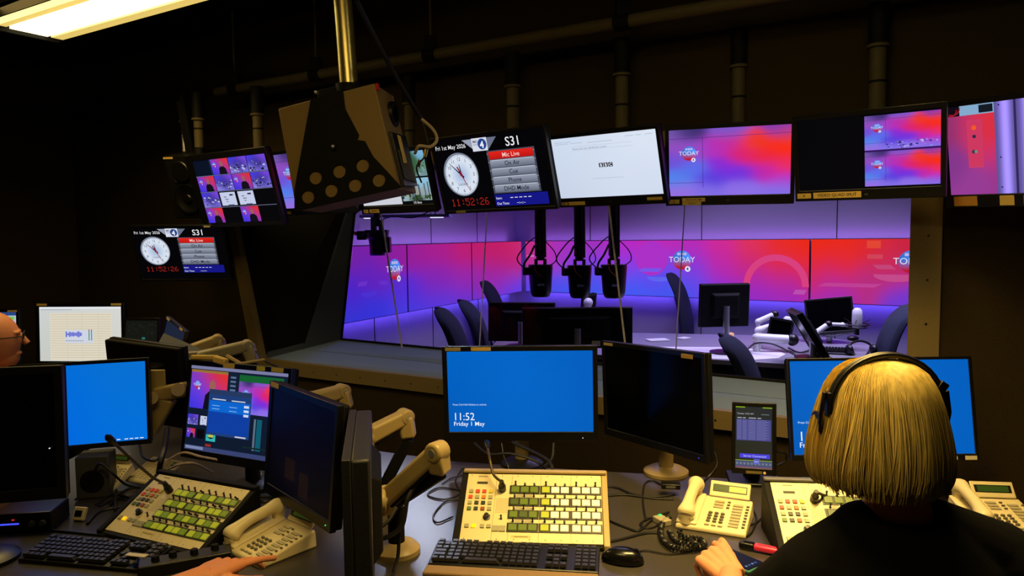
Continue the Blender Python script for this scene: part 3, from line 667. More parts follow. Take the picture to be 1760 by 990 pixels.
def tubesview(d):
    H = d.H; d.sc = .70; H = H/.7; g = idw([(2, 20, (140, 50, 110)), (20, 20, (190, 50, 110)), (30, 18, (220, 50, 60)), (40, 22, (220, 45, 60)), (10, 50, (130, 55, 140)), (30, 40, (215, 50, 80)), (42, 50, (190, 50, 120)), (25, 66, (150, 60, 150)), (45, 68, (150, 55, 140))], 9)
    d.rect(0, 0, 100, H, (20, 10, 40)); d.grid(0, 0, 50, H, g, 24, 16)
    d.rect(0, 0, 42, 9, (130, 170, 205)); d.rect(0, 0, 12, 9, (20, 8, 20)); d.rect(29, 1, 41, 8, (20, 26, 36)); d.ring(4, 3, 6, .9, (160, 20, 30), 0, 120); d.ring(6, 1, 7, .7, (190, 30, 40), 0, 120)
    d.rect(18, 14, 31, 58, (200, 60, 110)); d.rect(18.6, 14.6, 30.4, 57, (206, 56, 96)); d.disc(24, 21, 2.2, (240, 90, 40)); d.disc(24, 29, 1.6, (40, 40, 70)); d.disc(23, 43, 1.8, (60, 60, 80)); d.disc(25, 43, 1.4, (120, 140, 120))
    for x0, x1, c in ((42, 58, 0), (60, 76, 1), (78, 99, 2)):
        d.grid(x0, 0, x1, H, lambda x, y, x0=x0, x1=x1: tuple(v*(.35+1.1*math.exp(-((x-x0)/(x1-x0)-.55)**2*14)) for v in lin((150, 130, 235))), 16, 2)
    for y in (3, H*.6, H-6): d.disc(46, y, .8, (40, 36, 110), 10)
    d.rect(58, 0, 60, H, (50, 40, 90)); d.rect(99, 0, 142, H, (60, 40, 120)); d.rect(112, 0, 140, H, (110, 90, 200)); d.sc = 1
MX = {}
def hang(key, name, label, c, yaw, tilt, w, h, pic, **k):
    M = pose(c, yaw, tilt, k.pop('roll', 0)); MX[key] = (monitor(name, label, M, w, h, pic, group=k.pop('group', None), **k), M, w, h)
LG = dict(bez=(.014, .014, .016, .036), logo='LG')
hang('A', 'clock_monitor', 'small wall clock monitor showing 11:52:26 low beside the window reveal', (-1.741, 3.838, 1.509), -3.8, 17.6, .50, .31, clockscreen, bez=(.012, .012, .01, .012), stick=[(.17, .147, .035, .008, '', (200, 190, 140))])
hang('B', 'multiview_monitor', 'hanging monitor with a four by four grid of camera pictures', (-1.368, 3.613, 1.826), -32.1, 15.2, .62, .374, multiview, bez=(.05, .02, .03, .02), roll=.3)
hang('D', 'video_monitor', 'hanging monitor mostly hidden behind the boxed loudspeaker', (-.970, 3.597, 1.859), -36.8, 14.3, .55, .328, full, bez=(.014, .014, .016, .036), stick=[(-.245, -.150, .04, .016, '2', PW)])
hang('E', 'video_monitor', 'hanging monitor showing a beach and a city skyline', (-.536, 3.32, 1.832), -36.5, 15, .48, .292, quad_city, stick=[(-.21, -.131, .032, .017, '3', PW), (-.152, -.131, .065, .017, 'VIDEO 2', PW)], **LG)
hang('F', 'clock_monitor', 'large hanging clock monitor with S31 and red Mic Live bar', (-.075, 2.878, 1.830), -35.7, 16.1, .56, .317, clockscreen, bez=(.013, .013, .012, .013), stick=[(-.19, -.151, .05, .010, '', (150, 140, 90))], roll=.5)
hang('G', 'video_monitor', 'hanging monitor with a white page and three small black letter squares', (.358, 2.759, 1.829), -36.6, 17.7, .47, .288, white, stick=[(-.205, -.129, .03, .013, '4', PW), (-.148, -.129, .075, .014, '', PW), (.185, -.123, .06, .011, '', (190, 160, 60))], **LG)
hang('H', 'video_monitor', 'hanging monitor filled with one view of the red studio wall', (.804, 2.711, 1.834), -22.2, 8.3, .46, .298, full, stick=[(-.198, -.134, .04, .016, '5', PW), (-.125, -.128, .085, .014, 'SNOOPCAM', PW), (-.132, -.142, .07, .012, 'VIDEO 4', PW)], roll=-.6, **LG)
hang('I', 'video_monitor', 'hanging monitor half black with two small studio views stacked', (1.145, 2.364, 1.826), -38.8, 10.1, .45, .287, two, stick=[(-.195, -.125, .045, .017, '6', PW), (-.09, -.125, .15, .02, 'VIDEO QUAD SPLIT', PW)], roll=-.5, **LG)
hang('J', 'video_monitor', 'hanging monitor cut by the photo edge showing glowing violet tubes', (1.505, 2.119, 1.810), -60.3, 11.8, .5, .33, tubesview, bez=(.014, .014, .016, .040), stick=[(-.19, -.145, .07, .03, '', (180, 130, 50)), (-.07, -.145, .04, .03, '', PW), (.0, -.145, .05, .03, '', (150, 120, 80))], roll=-1.4)
# pipes and poles
def pipe_z(P): return P
pA = atY(1070, 38, 2.80); pB_ = pA-wd_*2.35; pC = pA+wd_*1.55; pB_.z = pC.z = pA.z
ZP = pA.z
t = thing('scaffold_rail', 'dark horizontal scaffold rail carrying the monitor poles', 'rail', pA)
b = MB(); b.tube([pB_-pA, pC-pA], .024, 14); b.build('tube', STEEL, t)
for q in (-2.2, -1.6, -.9, 0, .75, 1.3):
    b = MB(); c = wd_*q; b.cyl(c-wd_*.03, c+wd_*.03, .032, 16); b.box(c+Vector((0, 0, .05)), (.05, .05, .06)); b.build('clamp', BLACKM, t)
    MB().cyl(c+Vector((0, 0, .05)), c+Vector((0, 0, CZ-ZP)), .006, 8).build('drop_rod', STEEL, t)
t = thing('scaffold_rail', 'dark scaffold rail crossing from the ceiling towards the window', 'rail', Vector((.25, 2.0, ZP+.13)))
b = MB(); b.tube([(-.35, -1.0, 0), (.1, .7, 0)], .024, 12); b.build('tube', STEEL, t); b = MB(); b.box((.08, .62, -.02), (.09, .06, .09)); b.build('clamp', BLACKM, t)
t = thing('scaffold_rail', 'short grey scaffold rail beside the fluorescent light', 'rail', Vector((-.88, 2.75, ZP+.25)))
b = MB(); b.tube([(-.22, .35, .02), (.25, -.32, .0), (.9, -1.2, 0)], .022, 12); b.build('tube', STEEL, t)
b = MB(); b.box((-.2, .32, .02), (.10, .06, .10)); b.build('clamp', STEEL, t)
def pole(x, ytop, ybot, r, label, key=None, Y=None, thin=False):
    P0 = atY(x, ybot, Y); z1 = ZP-.03 if Y > 2.3 else CZ
    t = thing('ceiling_pole', label, 'pole', P0)
    b = MB(); b.cyl((0, 0, 0), (0, 0, z1-P0.z), r, 20); b.build('tube', STEEL if not thin else ALU, t)
    for dz in (.10, .32): 
        if dz < z1-P0.z-.05: MB().cyl((0, 0, dz-.004), (0, 0, dz+.004), r+.0012, 20).build('cable_tie', BLACKM, t)
    b = MB(); b.cyl((0, 0, z1-P0.z-.14), (0, 0, z1-P0.z+.0), r+.006, 20); b.build('collar', BLACKM, t)
    MB().cyl((0, 0, z1-P0.z-.145), (0, 0, z1-P0.z-.135), r+.010, 20).build('clamp_ring', STEEL, t)
    b = MB(); b.cyl((0, 0, -.16), (0, 0, .004), r+.004, 16); b.box((0, -.03, -.12), (.07, .06, .09)); b.build('monitor_bracket', BLACKM, t, bevel=.003)
    return t
pole(317, 165, 262, .010, 'thin pale pole above the multiview monitor', Y=3.92, thin=True)
pole(343, 160, 255, .024, 'thick pole just right of the thin pale one', Y=3.86)
pole(445, 165, 256, .026, 'pole at the right end of the multiview monitor', Y=3.74)
pole(705, 92, 262, .024, 'dim pole above the beach and city monitor', Y=3.50)
pole(882, 64, 225, .026, 'dim pole above the large clock monitor', Y=3.12)
pole(1069, 38, 225, .026, 'pole above the white page monitor', Y=2.92)
pole(1269, 0, 213, .025, 'pole above the monitor with one full studio view', Y=2.80)
pole(1507, 0, 192, .027, 'pole above the half black monitor', Y=2.52)
# boxed loudspeaker hanging in front of the window
SPY = 2.34
def quadpose(c, yaw, tilt, roll): return pose(c, yaw, tilt, roll)
k_ = SPY/1.518
MS = pose((-.368*k_, SPY, 1.58+(1.763-1.58)*k_), -9, -1, 0); sw_, sh_ = .36*k_, .212*k_
def loc(M, px, py, y=0.0):
    n = M.to_3x3() @ Vector((0, 1, 0)); p0 = M @ Vector((0, y, 0)); dr = ray(px, py); p = EYE+dr*((p0-EYE).dot(n)/dr.dot(n)); q = M.inverted() @ p; return q.x, q.z
sp = thing('hanging_loudspeaker', 'tan boxed loudspeaker with black holed plate hung from the bright pole', 'loudspeaker', MS)
q4 = [loc(MS, *p) for p in ((476, 186), (642, 142), (685, 324), (507, 361))]; DP = .20
b = MB(); b.prism(q4, .006, DP); b.build('cabinet', MDF, sp, bevel=.004)
pl = [loc(MS, *p, -.006) for p in ((533, 170), (588, 154), (592, 186), (616, 232), (612, 240), (626, 242), (640, 268), (690, 322), (505, 364), (505, 325))]
hs = [(528, 338), (568, 327), (609, 318), (650, 309), (541, 305), (582, 294), (622, 284)]
ho = [(*loc(MS, *p, -.006), .0215) for p in hs]
b = holed(pl, ho, .004); b.v = [(v[0], v[1]-.002, v[2]) for v in b.v]; b.build('mounting_plate', BLACKM, sp, smooth=False)
for p in ((573, 252), (544, 159)):
    x, z = loc(MS, *p, -.016); MB().ball((x, -.020, z), .006, 10, 6).build('bolt', ALU, sp)
# right side: port, amplifier panel, label, cables
x0, z0 = q4[1]; x1, z1 = q4[2]
def side(u, v): # u along depth 0..1, v from top 0 to bottom 1, on the right side face
    return Vector((x0+(x1-x0)*v+.001, .006+(DP-.006)*u, z0+(z1-z0)*v))
xo = (side(0, 0)-side(0, 1)).normalized(); so = Vector((1, 0, 0))
b = MB(); c = side(.62, .23); b.cyl(c-so*.004, c+so*.012, .042, 24); b.build('reflex_port', BLACK, sp); MB().cyl(c+so*.0121, c+so*.014, .026, 20, .012).build('port_throat', GLOSS, sp)
a, c2 = side(.12, .45), side(.95, .92); b = MB(); b.add([side(.12, .45), side(.95, .42), side(.95, .93), side(.12, .97)]+[p+so*.012 for p in (side(.12, .45), side(.95, .42), side(.95, .93), side(.12, .97))], [(0, 1, 2, 3), (7, 6, 5, 4), (0, 4, 5, 1), (1, 5, 6, 2), (2, 6, 7, 3), (3, 7, 4, 0)]); b.build('amplifier_panel', BLACK, sp, bevel=.002)
for i in range(9):
    y = .2+.7*i/9; p, q = side(y, .62), side(y, .90); b = MB(); b.tube([p+so*.014, q+so*.014], .004, 6); b.build('cooling_fin', BLACK, sp)
b = MB(); b.add([p+so*.02 for p in (side(.25, .47), side(.42, .47), side(.42, .73), side(.25, .74))]+[p+so*.0215 for p in (side(.25, .47), side(.42, .47), side(.42, .73), side(.25, .74))], [(0, 1, 2, 3), (7, 6, 5, 4), (0, 4, 5, 1), (1, 5, 6, 2), (2, 6, 7, 3), (3, 7, 4, 0)]); b.build('label_sticker', YEL, sp)
b = MB(); c = side(.06, .03); b.box(c+so*.003, (.006, .02, .02)); b.build('corner_tape', REDC, sp)
# dark yoke rising to the pole
tp = MS @ Vector((*loc(MS, 545, 160, -.02)[:1], -.03, loc(MS, 545, 160, -.02)[1]))
PB = atY(598, 138, SPY+.10)
b = MB(); pp = [MS.inverted() @ p for p in (PB+Vector((-.10, 0, -.03)), PB+Vector((.035, 0, .0)), PB+Vector((.055, 0, -.04)), PB+Vector((-.03, -.0, -.22)), PB+Vector((-.12, 0, -.20)))]
n_ = MS.inverted().to_3x3() @ Vector((0, .05, 0)); n = len(pp)
b.add(pp+[p+n_ for p in pp], [tuple(range(n)), tuple(range(2*n-1, n-1, -1))]+[(i, i+n, (i+1) % n+n, (i+1) % n) for i in range(n)]); b.build('yoke', BLACKM, sp, bevel=.004)
t = thing('ceiling_pole', 'bright brass-lit pole carrying the boxed loudspeaker', 'pole', PB)
b = MB(); b.cyl((0, .02, -.03), (-.035, .02, CZ-PB.z), .030, 28); b.build('tube', POLE, t)
b = MB(); b.cyl((0, .02, -.04), (0, .02, -.01), .045, 24); b.build('flange', BLACKM, t)
# loudspeaker's cables
c0_ = MS @ side(.9, .60)
cable('speaker_cable', [atY(612, 0, 2.2), atY(655, 85, 2.35), atY(700, 165, 2.45), atY(723, 203, 2.5)], .009, 'black cable bundle slanting from the ceiling to the boxed loudspeaker')
cable('speaker_cable', [atY(723, 203, 2.5), atY(744, 222, 2.5), atY(751, 240, 2.5), atY(740, 252, 2.48), atY(720, 251, 2.46), c0_+Vector((.03, 0, 0))], .0055, 'pale yellow cable looping into the back of the boxed loudspeaker', BEIGEC)
cable('speaker_cable', [atY(726, 208, 2.5), atY(734, 240, 2.5), atY(736, 255, 2.5), atY(728, 272, 2.48), atY(716, 288, 2.46), MS @ (side(.9, .9)+so*.03)], .003, 'thin dark cable with brass plugs under the loudspeaker loop')
for i, p in enumerate(((733, 263), (722, 281))):
    c = atY(*p, 2.48); b = MB(); b.cyl((0, 0, .012), (-.006, 0, -.012), .006, 10); o = b.build('cable_plug', mat('brass', (210, 180, 90), .25, .9), None); o.location = c
    tag(o, ['brass plug on the thin cable, the upper one', 'brass plug on the thin cable, nearest the loudspeaker'][i], 'plug')
# second loudspeaker, black, left of the multiview monitor
ML = pose(atY(318, 322, 3.86), -18, 14, -1.5)
s2 = thing('studio_loudspeaker', 'black two way loudspeaker left of the camera grid monitor', 'loudspeaker', ML)
MB().box((0, .12, 0), (.20, .24, .335)).build('cabinet', BLACKM, s2, bevel=.006)
MB().lathe([(.0, 0), (.052, .002), (.055, .008), (.05, .012)], n=32).build('tweeter', BLACK, s2, m=ML @ Matrix.Translation((0, -.004, .085)) @ Matrix.Rotation(radians(90), 4, 'X'))
o = MB().lathe([(.0, -.006), (.03, -.002), (.062, .006), (.07, .012), (.078, .012), (.08, .004), (.08, 0)], n=36).build('woofer', BLACK, s2, m=ML @ Matrix.Translation((.01, -.002, -.06)) @ Matrix.Rotation(radians(90), 4, 'X'))
MB().lathe([(.0, .006), (.02, .004), (.024, 0)], n=20).build('dust_cap', BLACK, o).matrix_world = ML @ Matrix.Translation((.01, -.008, -.06)) @ Matrix.Rotation(radians(90), 4, 'X')
MB().box((-.07, -.002, .155), (.06, .003, .010)).build('label_sticker', YEL, s2)
MB().box((-.01, .12, .30), (.05, .05, .27)).build('hanging_bracket', BLACKM, s2)
# fluorescent luminaire
def luminaire(label, c, L=1.25):
    M = Matrix(((wd_.x, wn.x, 0, c[0]), (wd_.y, wn.y, 0, c[1]), (0, 0, 1, c[2]), (0, 0, 0, 1)))
    t = thing('fluorescent_luminaire', label, 'ceiling light', M)
    b = MB(); b.box((0, 0, .05), (L+.06, .36, .03)); b.box((-L/2-.02, 0, .025), (.02, .34, .05)); b.box((L/2+.02, 0, .025), (.02, .34, .05)); b.build('housing', BLACKM, t, bevel=.003)
    MB().box((0, .035, .022), (L, .15, .012)).build('diffuser', TUBE, t)
    MB().box((0, -.075, .026), (L, .045, .012)).build('reflector', REFL, t)
    MB().box((0, .15, .022), (L, .05, .012)).build('reflector', REFL, t)
    MB().box((0.05, -.225, -.03), (L-.03, .05, .035)).build('side_lens', mat('lens_glow', (240, 220, 150), .4, emit=(255, 232, 140), estr=1.8), t, bevel=.004)
    MB().box((0.05, -.256, -.03), (L-.03, .006, .045)).build('side_rail', BLACKM, t)
    for x in (-L*.35, L*.35): MB().cyl((x, 0, .06), (x, 0, CZ-c[2]), .005, 8).build('drop_rod', STEEL, t)
    MB().cyl((L/2+.03, -.15, .03), (L/2+.10, -.15, .03), .04, 16).build('end_knuckle', STEEL, t)
    return t
e1 = atZ(40, 58, 2.46); 
luminaire('long fluorescent fitting glowing at the ceiling', (e1.x+wd_.x*.60+wn.x*.0, e1.y+wd_.y*.60, 2.46))
luminaire('fluorescent fitting over the right hand desk', (.62, 1.62, 2.55), 1.2)
luminaire('fluorescent fitting behind the camera over the left desk', (-.5, .7, 2.58), 1.0)

# ================================================================== STUDIO CONTENTS
def chair(name, label, loc_, yaw, s=1.0, group=None, mat_=CHF, cat='chair', hi=.62):
    t = thing(name, label, cat, Matrix.Translation(loc_) @ Matrix.Rotation(radians(yaw), 4, 'Z'), group)
    # backrest: a curved slab, front faces -y
    b = MB(); n, m = 14, 10; vs = []; fs = []
    for side_ in (0, 1):
        for j in range(n+1):
            v = j/n; z = .50+hi*v*(1-.04*v); hw = (.20+.035*sin(pi*min(1, v*1.15)))*(1-.45*max(0, v-.82)/.18*max(0, v-.82)/.18)
            yc = .20+.13*v+.05*sin(pi*v)*-1+(.02*(v > .8)*(v-.8)/.2)
            for i in range(m+1):
                u = -1+2*i/m; y = yc-.05*(1-u*u)*1+.035; th = .11*(1-.5*abs(u)**4)*(1-.5*max(0, v-.9)/.1)
                vs.append((u*hw, y+(th/2 if side_ else -th/2), z))
    N = (n+1)*(m+1)
    for j in range(n):
        for i in range(m):
            a = j*(m+1)+i; fs += [(a, a+1, a+m+2, a+m+1), (N+a, N+a+m+1, N+a+m+2, N+a+1)]
    for j in range(n):
        a = j*(m+1); fs += [(a, a+m+1, N+a+m+1, N+a)]; a += m; fs += [(a, N+a, N+a+m+1, a+m+1)]
    for i in range(m): fs += [(i, N+i, N+i+1, i+1)]; a = n*(m+1)+i; fs += [(a, a+1, N+a+1, N+a)]
    b.add(vs, fs).build('backrest', mat_, t, sub=1)
    b = MB(); b.box((0, -.02, .46), (.48, .46, .09)); b.build('seat', mat_, t, bevel=.035, segs=4)
    b = MB(); b.tube([(0, .05, .42), (0, .24, .44), (0, .30, .60)], .02, 10); b.build('back_support', BLACK, t)
    b = MB(); b.cyl((0, 0, .08), (0, 0, .42), .026, 16); b.build('column', BLACK, t)
    for k in range(5):
        a = 2*pi*k/5; b = MB(); b.tube([(0, 0, .10), (.28*cos(a), .28*sin(a), .065)], [.022, .014], 8); l = b.build('base_arm', BLACK, t)
        MB().ball((.28*cos(a), .28*sin(a), .028), (.028, .028, .028), 12, 8).build('castor', BLACK, l)
    return t
def floorpt(px, Y): p = atY(px, 500, Y); return Vector((p.x, p.y, 0))
chair('studio_chair', 'dark swivel chair by the left studio wall, seen edge on', floorpt(842, 5.0), 95)
chair('studio_chair', 'dark swivel chair just right of the one seen edge on', floorpt(872, 5.6), 96, hi=.62)
chair('studio_chair', 'dark swivel chair behind the desk beneath the first hanging camera', floorpt(896, 6.75), 92, hi=.70)
chair('studio_chair', 'dark swivel chair in front of the studio desk edge', floorpt(1358, 4.05), 75, hi=.52)
chair('studio_chair', 'dark swivel chair leaning by the right window jamb', floorpt(1468, 5.15), -117, hi=.60)
chair('studio_chair', 'narrow dark chair seen head on beyond the second reflection line', floorpt(1218, 6.6), 80, hi=.76)
# studio desk
dz_ = .76
dp = [atZ(842, 600, dz_), atZ(1000, 608, dz_), atZ(1205, 616, dz_), atZ(1352, 625, dz_), atZ(1480, 622, dz_), atZ(1500, 590, dz_), atZ(1400, 578, dz_), atZ(1250, 575, dz_), atZ(1100, 572, dz_), atZ(960, 570, dz_), atZ(862, 573, dz_)]
cen = sum(dp, Vector())/len(dp)
sd = thing('studio_desk', 'long grey studio desk with pale inlay behind the glass', 'desk', Vector((cen.x, cen.y, 0)))
pd = [(p.x-cen.x, p.y-cen.y) for p in dp]
MB().prism(pd, dz_-.035, dz_, 'z').build('desk_top', STDESK, sd, bevel=.004)
il = [atZ(*p, dz_) for p in ((1090, 596), (1090, 611), (1200, 616), (1290, 619), (1338, 616), (1350, 609), (1335, 602), (1250, 597))]
MB().prism([(p.x-cen.x, p.y-cen.y) for p in il], dz_+.0005, dz_+.002, 'z').build('pale_inlay', STDESKL, sd)
MB().prism([(p[0]*.93, p[1]*.8) for p in pd], dz_-.14, dz_-.04, 'z').build('cable_tray', BLACK, sd)
for p in ((-1.2, 0), (.1, .1), (1.1, -.3)):
    b = MB(); b.box((p[0], p[1], .31), (.08, .45, .62)); b.build('leg', BLACK, sd)
# rear-facing monitors in the studio
def rearmon(name, label, px, py, Y, w, h, yaw, tilt=0, roll=0, stand=True, fr_=BLACK, pic=None):
    c = atY(px, py, Y); M = pose(c, yaw, tilt, roll); t = monitor(name, label, M, w, h, pic, bez=(.014, .014, .014, .02), th=.035, frame=fr_)
    if stand:
        d_ = c.z-dz_-.004; q = M.inverted().to_3x3() @ Vector((0, 0, -1)); p0 = Vector((0, .055, 0))
        b = MB(); b.tube([p0, p0+q*d_], .022, 10); b.build('stand_post', ALU, t)
        bb = p0+q*(d_-.004); M2 = M @ Matrix.Translation(bb); r = M2.to_quaternion().to_matrix().to_4x4()
        b = MB(); b.lathe([(.11, 0), (.11, .008), (.03, .014)], n=24); o = b.build('stand_base', BLACK, t); o.matrix_world = Matrix.Translation(M2.translation)
    return t
tv = rearmon('studio_monitor', 'large black studio monitor seen from behind, centre of the glass', 992, 563, 4.75, .72, .27, 178, 0)
for (u, w_) in ((.12, .055), (.20, .03)):
    MB().box((-u, .0425, -.10), (w_, .003, .035)).build('label_sticker', WHITE, tv)
rearmon('studio_monitor', 'studio monitor with pale rim behind the large black one', 897, 553, 5.35, .50, .29, 170, 4)
rearmon('studio_monitor', 'dark square studio monitor left of the hanging arm clutter', 1243, 524, 5.0, .35, .30, 186, -4, fr_=BLACKM)
rearmon('studio_monitor', 'small violet tilted monitor just under the third hanging camera', 1013, 522, 5.9, .13, .16, 30, 18, 8, False)
rearmon('studio_monitor', 'tilted studio monitor behind the white microphone', 1426, 543, 5.35, .33, .27, -24, -16, 7)
rearmon('studio_monitor', 'studio monitor seen almost edge on beside the keyboard', 1384, 574, 4.5, .30, .32, -99, 31, 0)
rearmon('studio_monitor', 'small dark touch screen on white arms', 1341, 566, 5.0, .16, .15, -30, -10, -8, False)
# hanging studio cameras
def hcam(label, px, ytop, ybot, Y, wpx, kind=0, group=None):
    s = Y/F; top = atY(px, ytop, Y); bot = atY(px, ybot, Y); R = wpx*s/2; H = top.z-bot.z
    t = thing('hanging_camera', label, 'camera', Vector((top.x, top.y, bot.z)), group)
    b = MB(); b.lathe([(R*.62, 0), (R*.74, H*.04), (R*.86, H*.18), (R*.92, H*.5), (R, H*.94), (R*1.0, H), (R*.4, H*1.005)], n=30, sy=.95); b.build('head', BLACK, t)
    b = MB(); b.cyl((-R*.75, 0, H), (R*.75, 0, H), R*.12, 10); b.cyl((0, 0, H*1.0), (0, 0, H*1.06), R*1.0, 24); b.cyl((-.03, 0, H*1.06), (-.03, 0, H*1.25), .012, 8); b.cyl((.03, 0, H*1.06), (.03, 0, H*1.25), .012, 8); b.build('pan_bracket', BLACK, t)
    b = MB(); b.box((-R*1.2, -.02, H*.86), (R*.55, R*.8, H*.26)); b.build('side_motor', BLACK, t, bevel=.006)
    zt = SZ-bot.z
    b = MB(); b.cyl((0, 0, H*1.2), (0, 0, zt), .030, 16); b.build('drop_pole', BLACK, t)
    b = MB(); b.cyl((.034, -.01, H*1.3), (.034, -.01, zt), .006, 8); b.cyl((-.03, -.02, H*1.35), (-.03, -.02, zt), .008, 8); b.build('conduit', GREYP, t)
    MB().box((0, -R*.93, H*.42), (R*.55, .006, .014)).build('name_label', mat('pale_blue_label', (150, 165, 225), .5), t)
    b = MB(); sp_ = spline([(-.04, -.02, H*1.95), (-.09, -.03, H*1.75), (-R*1.9, -.04, H*1.3), (-R*1.5, -.04, H*1.02), (-R*1.05, -.03, H*.95)]); b.tube(sp_, .0045, 6); b.build('loop_cable', CABLE, t)
    b = MB(); sp_ = spline([(.02, -.02, H*1.9), (R*1.1, -.03, H*1.5), (R*1.25, -.03, H*1.2), (R*.7, -.03, H*1.02)]); b.tube(sp_, .004, 6); b.build('loop_cable', CABLE, t)
    b = MB(); sp_ = spline([(-.04, -.05, H*1.7), (-.07, -.05, H*1.4), (-.11, -.05, H*1.1), (-R*1.3, -.05, H*.8)]); b.tube(sp_, .008, 6); b.build('grey_cable', GREYP, t)
    b = MB(); sp_ = spline([(-R*.5, -R*.7, H*1.1), (-R*.45, -R*1.0, H*.9), (-R*.1, -R*1.05, H*.75), (R*.05, -R*1.0, H*.7)]); b.tube(sp_, .004, 6); b.build('orange_cable', ORANGEC, t)
    return t
hcam('black hanging studio camera, first of the three in the middle', 929, 458, 510, 4.9, 42)
hcam('black hanging studio camera, middle one of the three', 996, 459, 512, 4.9, 42)
hcam('black hanging studio camera crossed by the reflection line on the glass', 1055, 458, 512, 4.85, 45)
# the odd one on the left
tc_ = atY(648, 400, 4.9); zr = atY(650, 436, 4.9).z
t = thing('hanging_camera', 'black hanging camera alone in the window corner above the logo', 'camera', Vector((tc_.x, tc_.y, zr)))
H = tc_.z-zr
b = MB(); b.lathe([(.052, 0), (.052, H*.4), (.058, H*.7), (.075, H*.78), (.078, H*1.0), (.04, H*1.01)], n=28); b.build('head', BLACK, t)
b = MB(); b.box((-.10, 0, H*.88), (.06, .08, .06)); b.box((.072, 0, H*.42), (.035, .08, H*.75)); b.build('side_motor', BLACK, t, bevel=.006)
b = MB(); b.lathe([(.05, -.012), (.052, 0)], n=24); b.build('lens_rim', mat('blue_lens_rim', (70, 70, 190), .3), t)
b = MB(); b.box((0, 0, H*1.06), (.15, .1, .02)); b.box((-.02, 0, H*1.3), (.035, .05, .12)); b.box((.03, 0, H*1.25), (.03, .04, .1)); b.cyl((0, 0, H*1.3), (0, 0, SZ-zr), .022, 12); b.build('pan_bracket', BLACK, t, bevel=.004)
b = MB(); b.tube(spline([(-.12, 0, H*.95), (-.18, 0, H*1.15), (-.17, 0, H*1.7), (-.08, 0, H*2.3), (0, 0, H*2.6)]), .008, 6); b.build('loop_cable', CABLE, t)
b = MB(); b.tube(spline([(-.12, -.01, H*.88), (-.16, -.01, H*1.02), (-.178, -.01, H*1.22)]), .0095, 6); b.build('red_sleeve', ORANGEC, t)
b = MB(); b.tube(spline([(-.17, 0, H*.9), (-.20, 0, H*.55), (-.20, 0, H*.3)]), .006, 6); b.tube(spline([(0, 0, H*1.5), (.1, 0, H*1.75), (.25, 0, H*1.7), (.36, 0, H*2.0)]), .004, 6); b.build('loose_cable', CABLE, t)
# flat ceiling luminaires of the studio reflected and seen at the top left
t = thing('lighting_truss', 'pale flat light fitting above the lone hanging camera', 'light', atY(700, 372, 5.2))
b = MB(); b.box((0, 0, 0), (.62, .3, .02)); b.build('tray', mat('violet_tray', (120, 120, 190), .5), t)
for x in (-.24, .22): MB().box((x, -.10, -.012), (.09, .06, .006)).build('lamp', mat('lamp_white', (0, 0, 0), emit=(235, 235, 255), estr=1.2), t)
for x in (-.2, .2): MB().cyl((x, 0, 0), (x, 0, SZ-t.location.z), .005, 6).build('drop_rod', STEEL, t)
# microphone, arms, keyboard, mouse, headphones on the studio desk
def arm(name, label, pts, rs, m, cat='arm', joints=True, group=None):
    t = thing(name, label, cat, Vector(pts[0])); p0 = Vector(pts[0])
    for i in range(len(pts)-1):
        a, c = Vector(pts[i])-p0, Vector(pts[i+1])-p0; b = MB(); b.cyl(a, c, rs[i], 16, rs[i]*.92); b.build('arm_tube', m, t)
        if joints: b = MB(); b.ball(c, rs[i]*1.25, 14, 8); b.build('joint', BLACK if i % 2 else m, t)
    return t
Yd = 5.0
arm('monitor_arm', 'thick white horizontal monitor arm on the studio desk', [atY(1300, 606, Yd), atY(1300, 581, Yd), atY(1362, 584, Yd-.05)], [.026, .034], WHITE)
arm('monitor_arm', 'white bent arm behind the small touch screen', [atY(1306, 604, Yd+.1), atY(1303, 568, Yd+.1), atY(1330, 560, Yd+.1)], [.02, .026], WHITE)
arm('monitor_arm', 'upper white arm reaching the small touch screen', [atY(1305, 600, Yd+.2), atY(1303, 553, Yd+.2), atY(1332, 540, Yd+.2)], [.018, .022], WHITE)
arm('monitor_arm', 'white arm behind the tilted studio monitor', [atY(1355, 590, Yd+.45), atY(1352, 549, Yd+.45), atY(1404, 553, Yd+.45)], [.02, .024], WHITE)
arm('monitor_arm', 'white post and arms under the third hanging camera', [atY(1008, 560, 5.7), atY(1011, 520, 5.7)], [.03], WHITE)
t = arm('boom_stand', 'white microphone arm rising to the studio microphone', [atY(1396, 598, Yd), atY(1394, 578, Yd), atY(1424, 557, Yd), atY(1448, 558, Yd)], [.016, .020, .013], WHITE)
mp = atY(1473, 556, Yd)
t = thing('studio_microphone', 'silver studio microphone in a shock mount by the right chair', 'microphone', mp)
t.scale = (1.3, 1.3, 1.3)
b = MB(); b.lathe([(.022, -.02), (.026, 0), (.026, .045), (.024, .07), (.014, .082), (0, .084)], n=20); b.build('grille_body', WHITE, t)
b = MB(); n = 20
for zz, rr in ((-.02, .05), (-.005, .062)): b.tube([(rr*cos(2*pi*i/n), rr*sin(2*pi*i/n), zz) for i in range(n+1)], .0035, 6)
for i in range(8): a = 2*pi*i/8; b.tube([(.024*cos(a), .024*sin(a), .0), (.062*cos(a+.3), .062*sin(a+.3), -.005+.03*(i % 2))], .0018, 5)
b.build('shock_mount', BLACK, t); MB().cyl((-.10, 0, -.005), (-.05, 0, -.01), .008, 8).build('mount_stub', ALU, t); MB().cyl((0, 0, -.06), (0, 0, -.02), .012, 10).build('plug', BLACK, t)
cable('microphone_cable', [atY(1470, 572, Yd), atY(1450, 574, Yd), atY(1425, 578, Yd), atY(1402, 572, Yd)], .004, 'grey cable hanging under the studio microphone', GREYP)
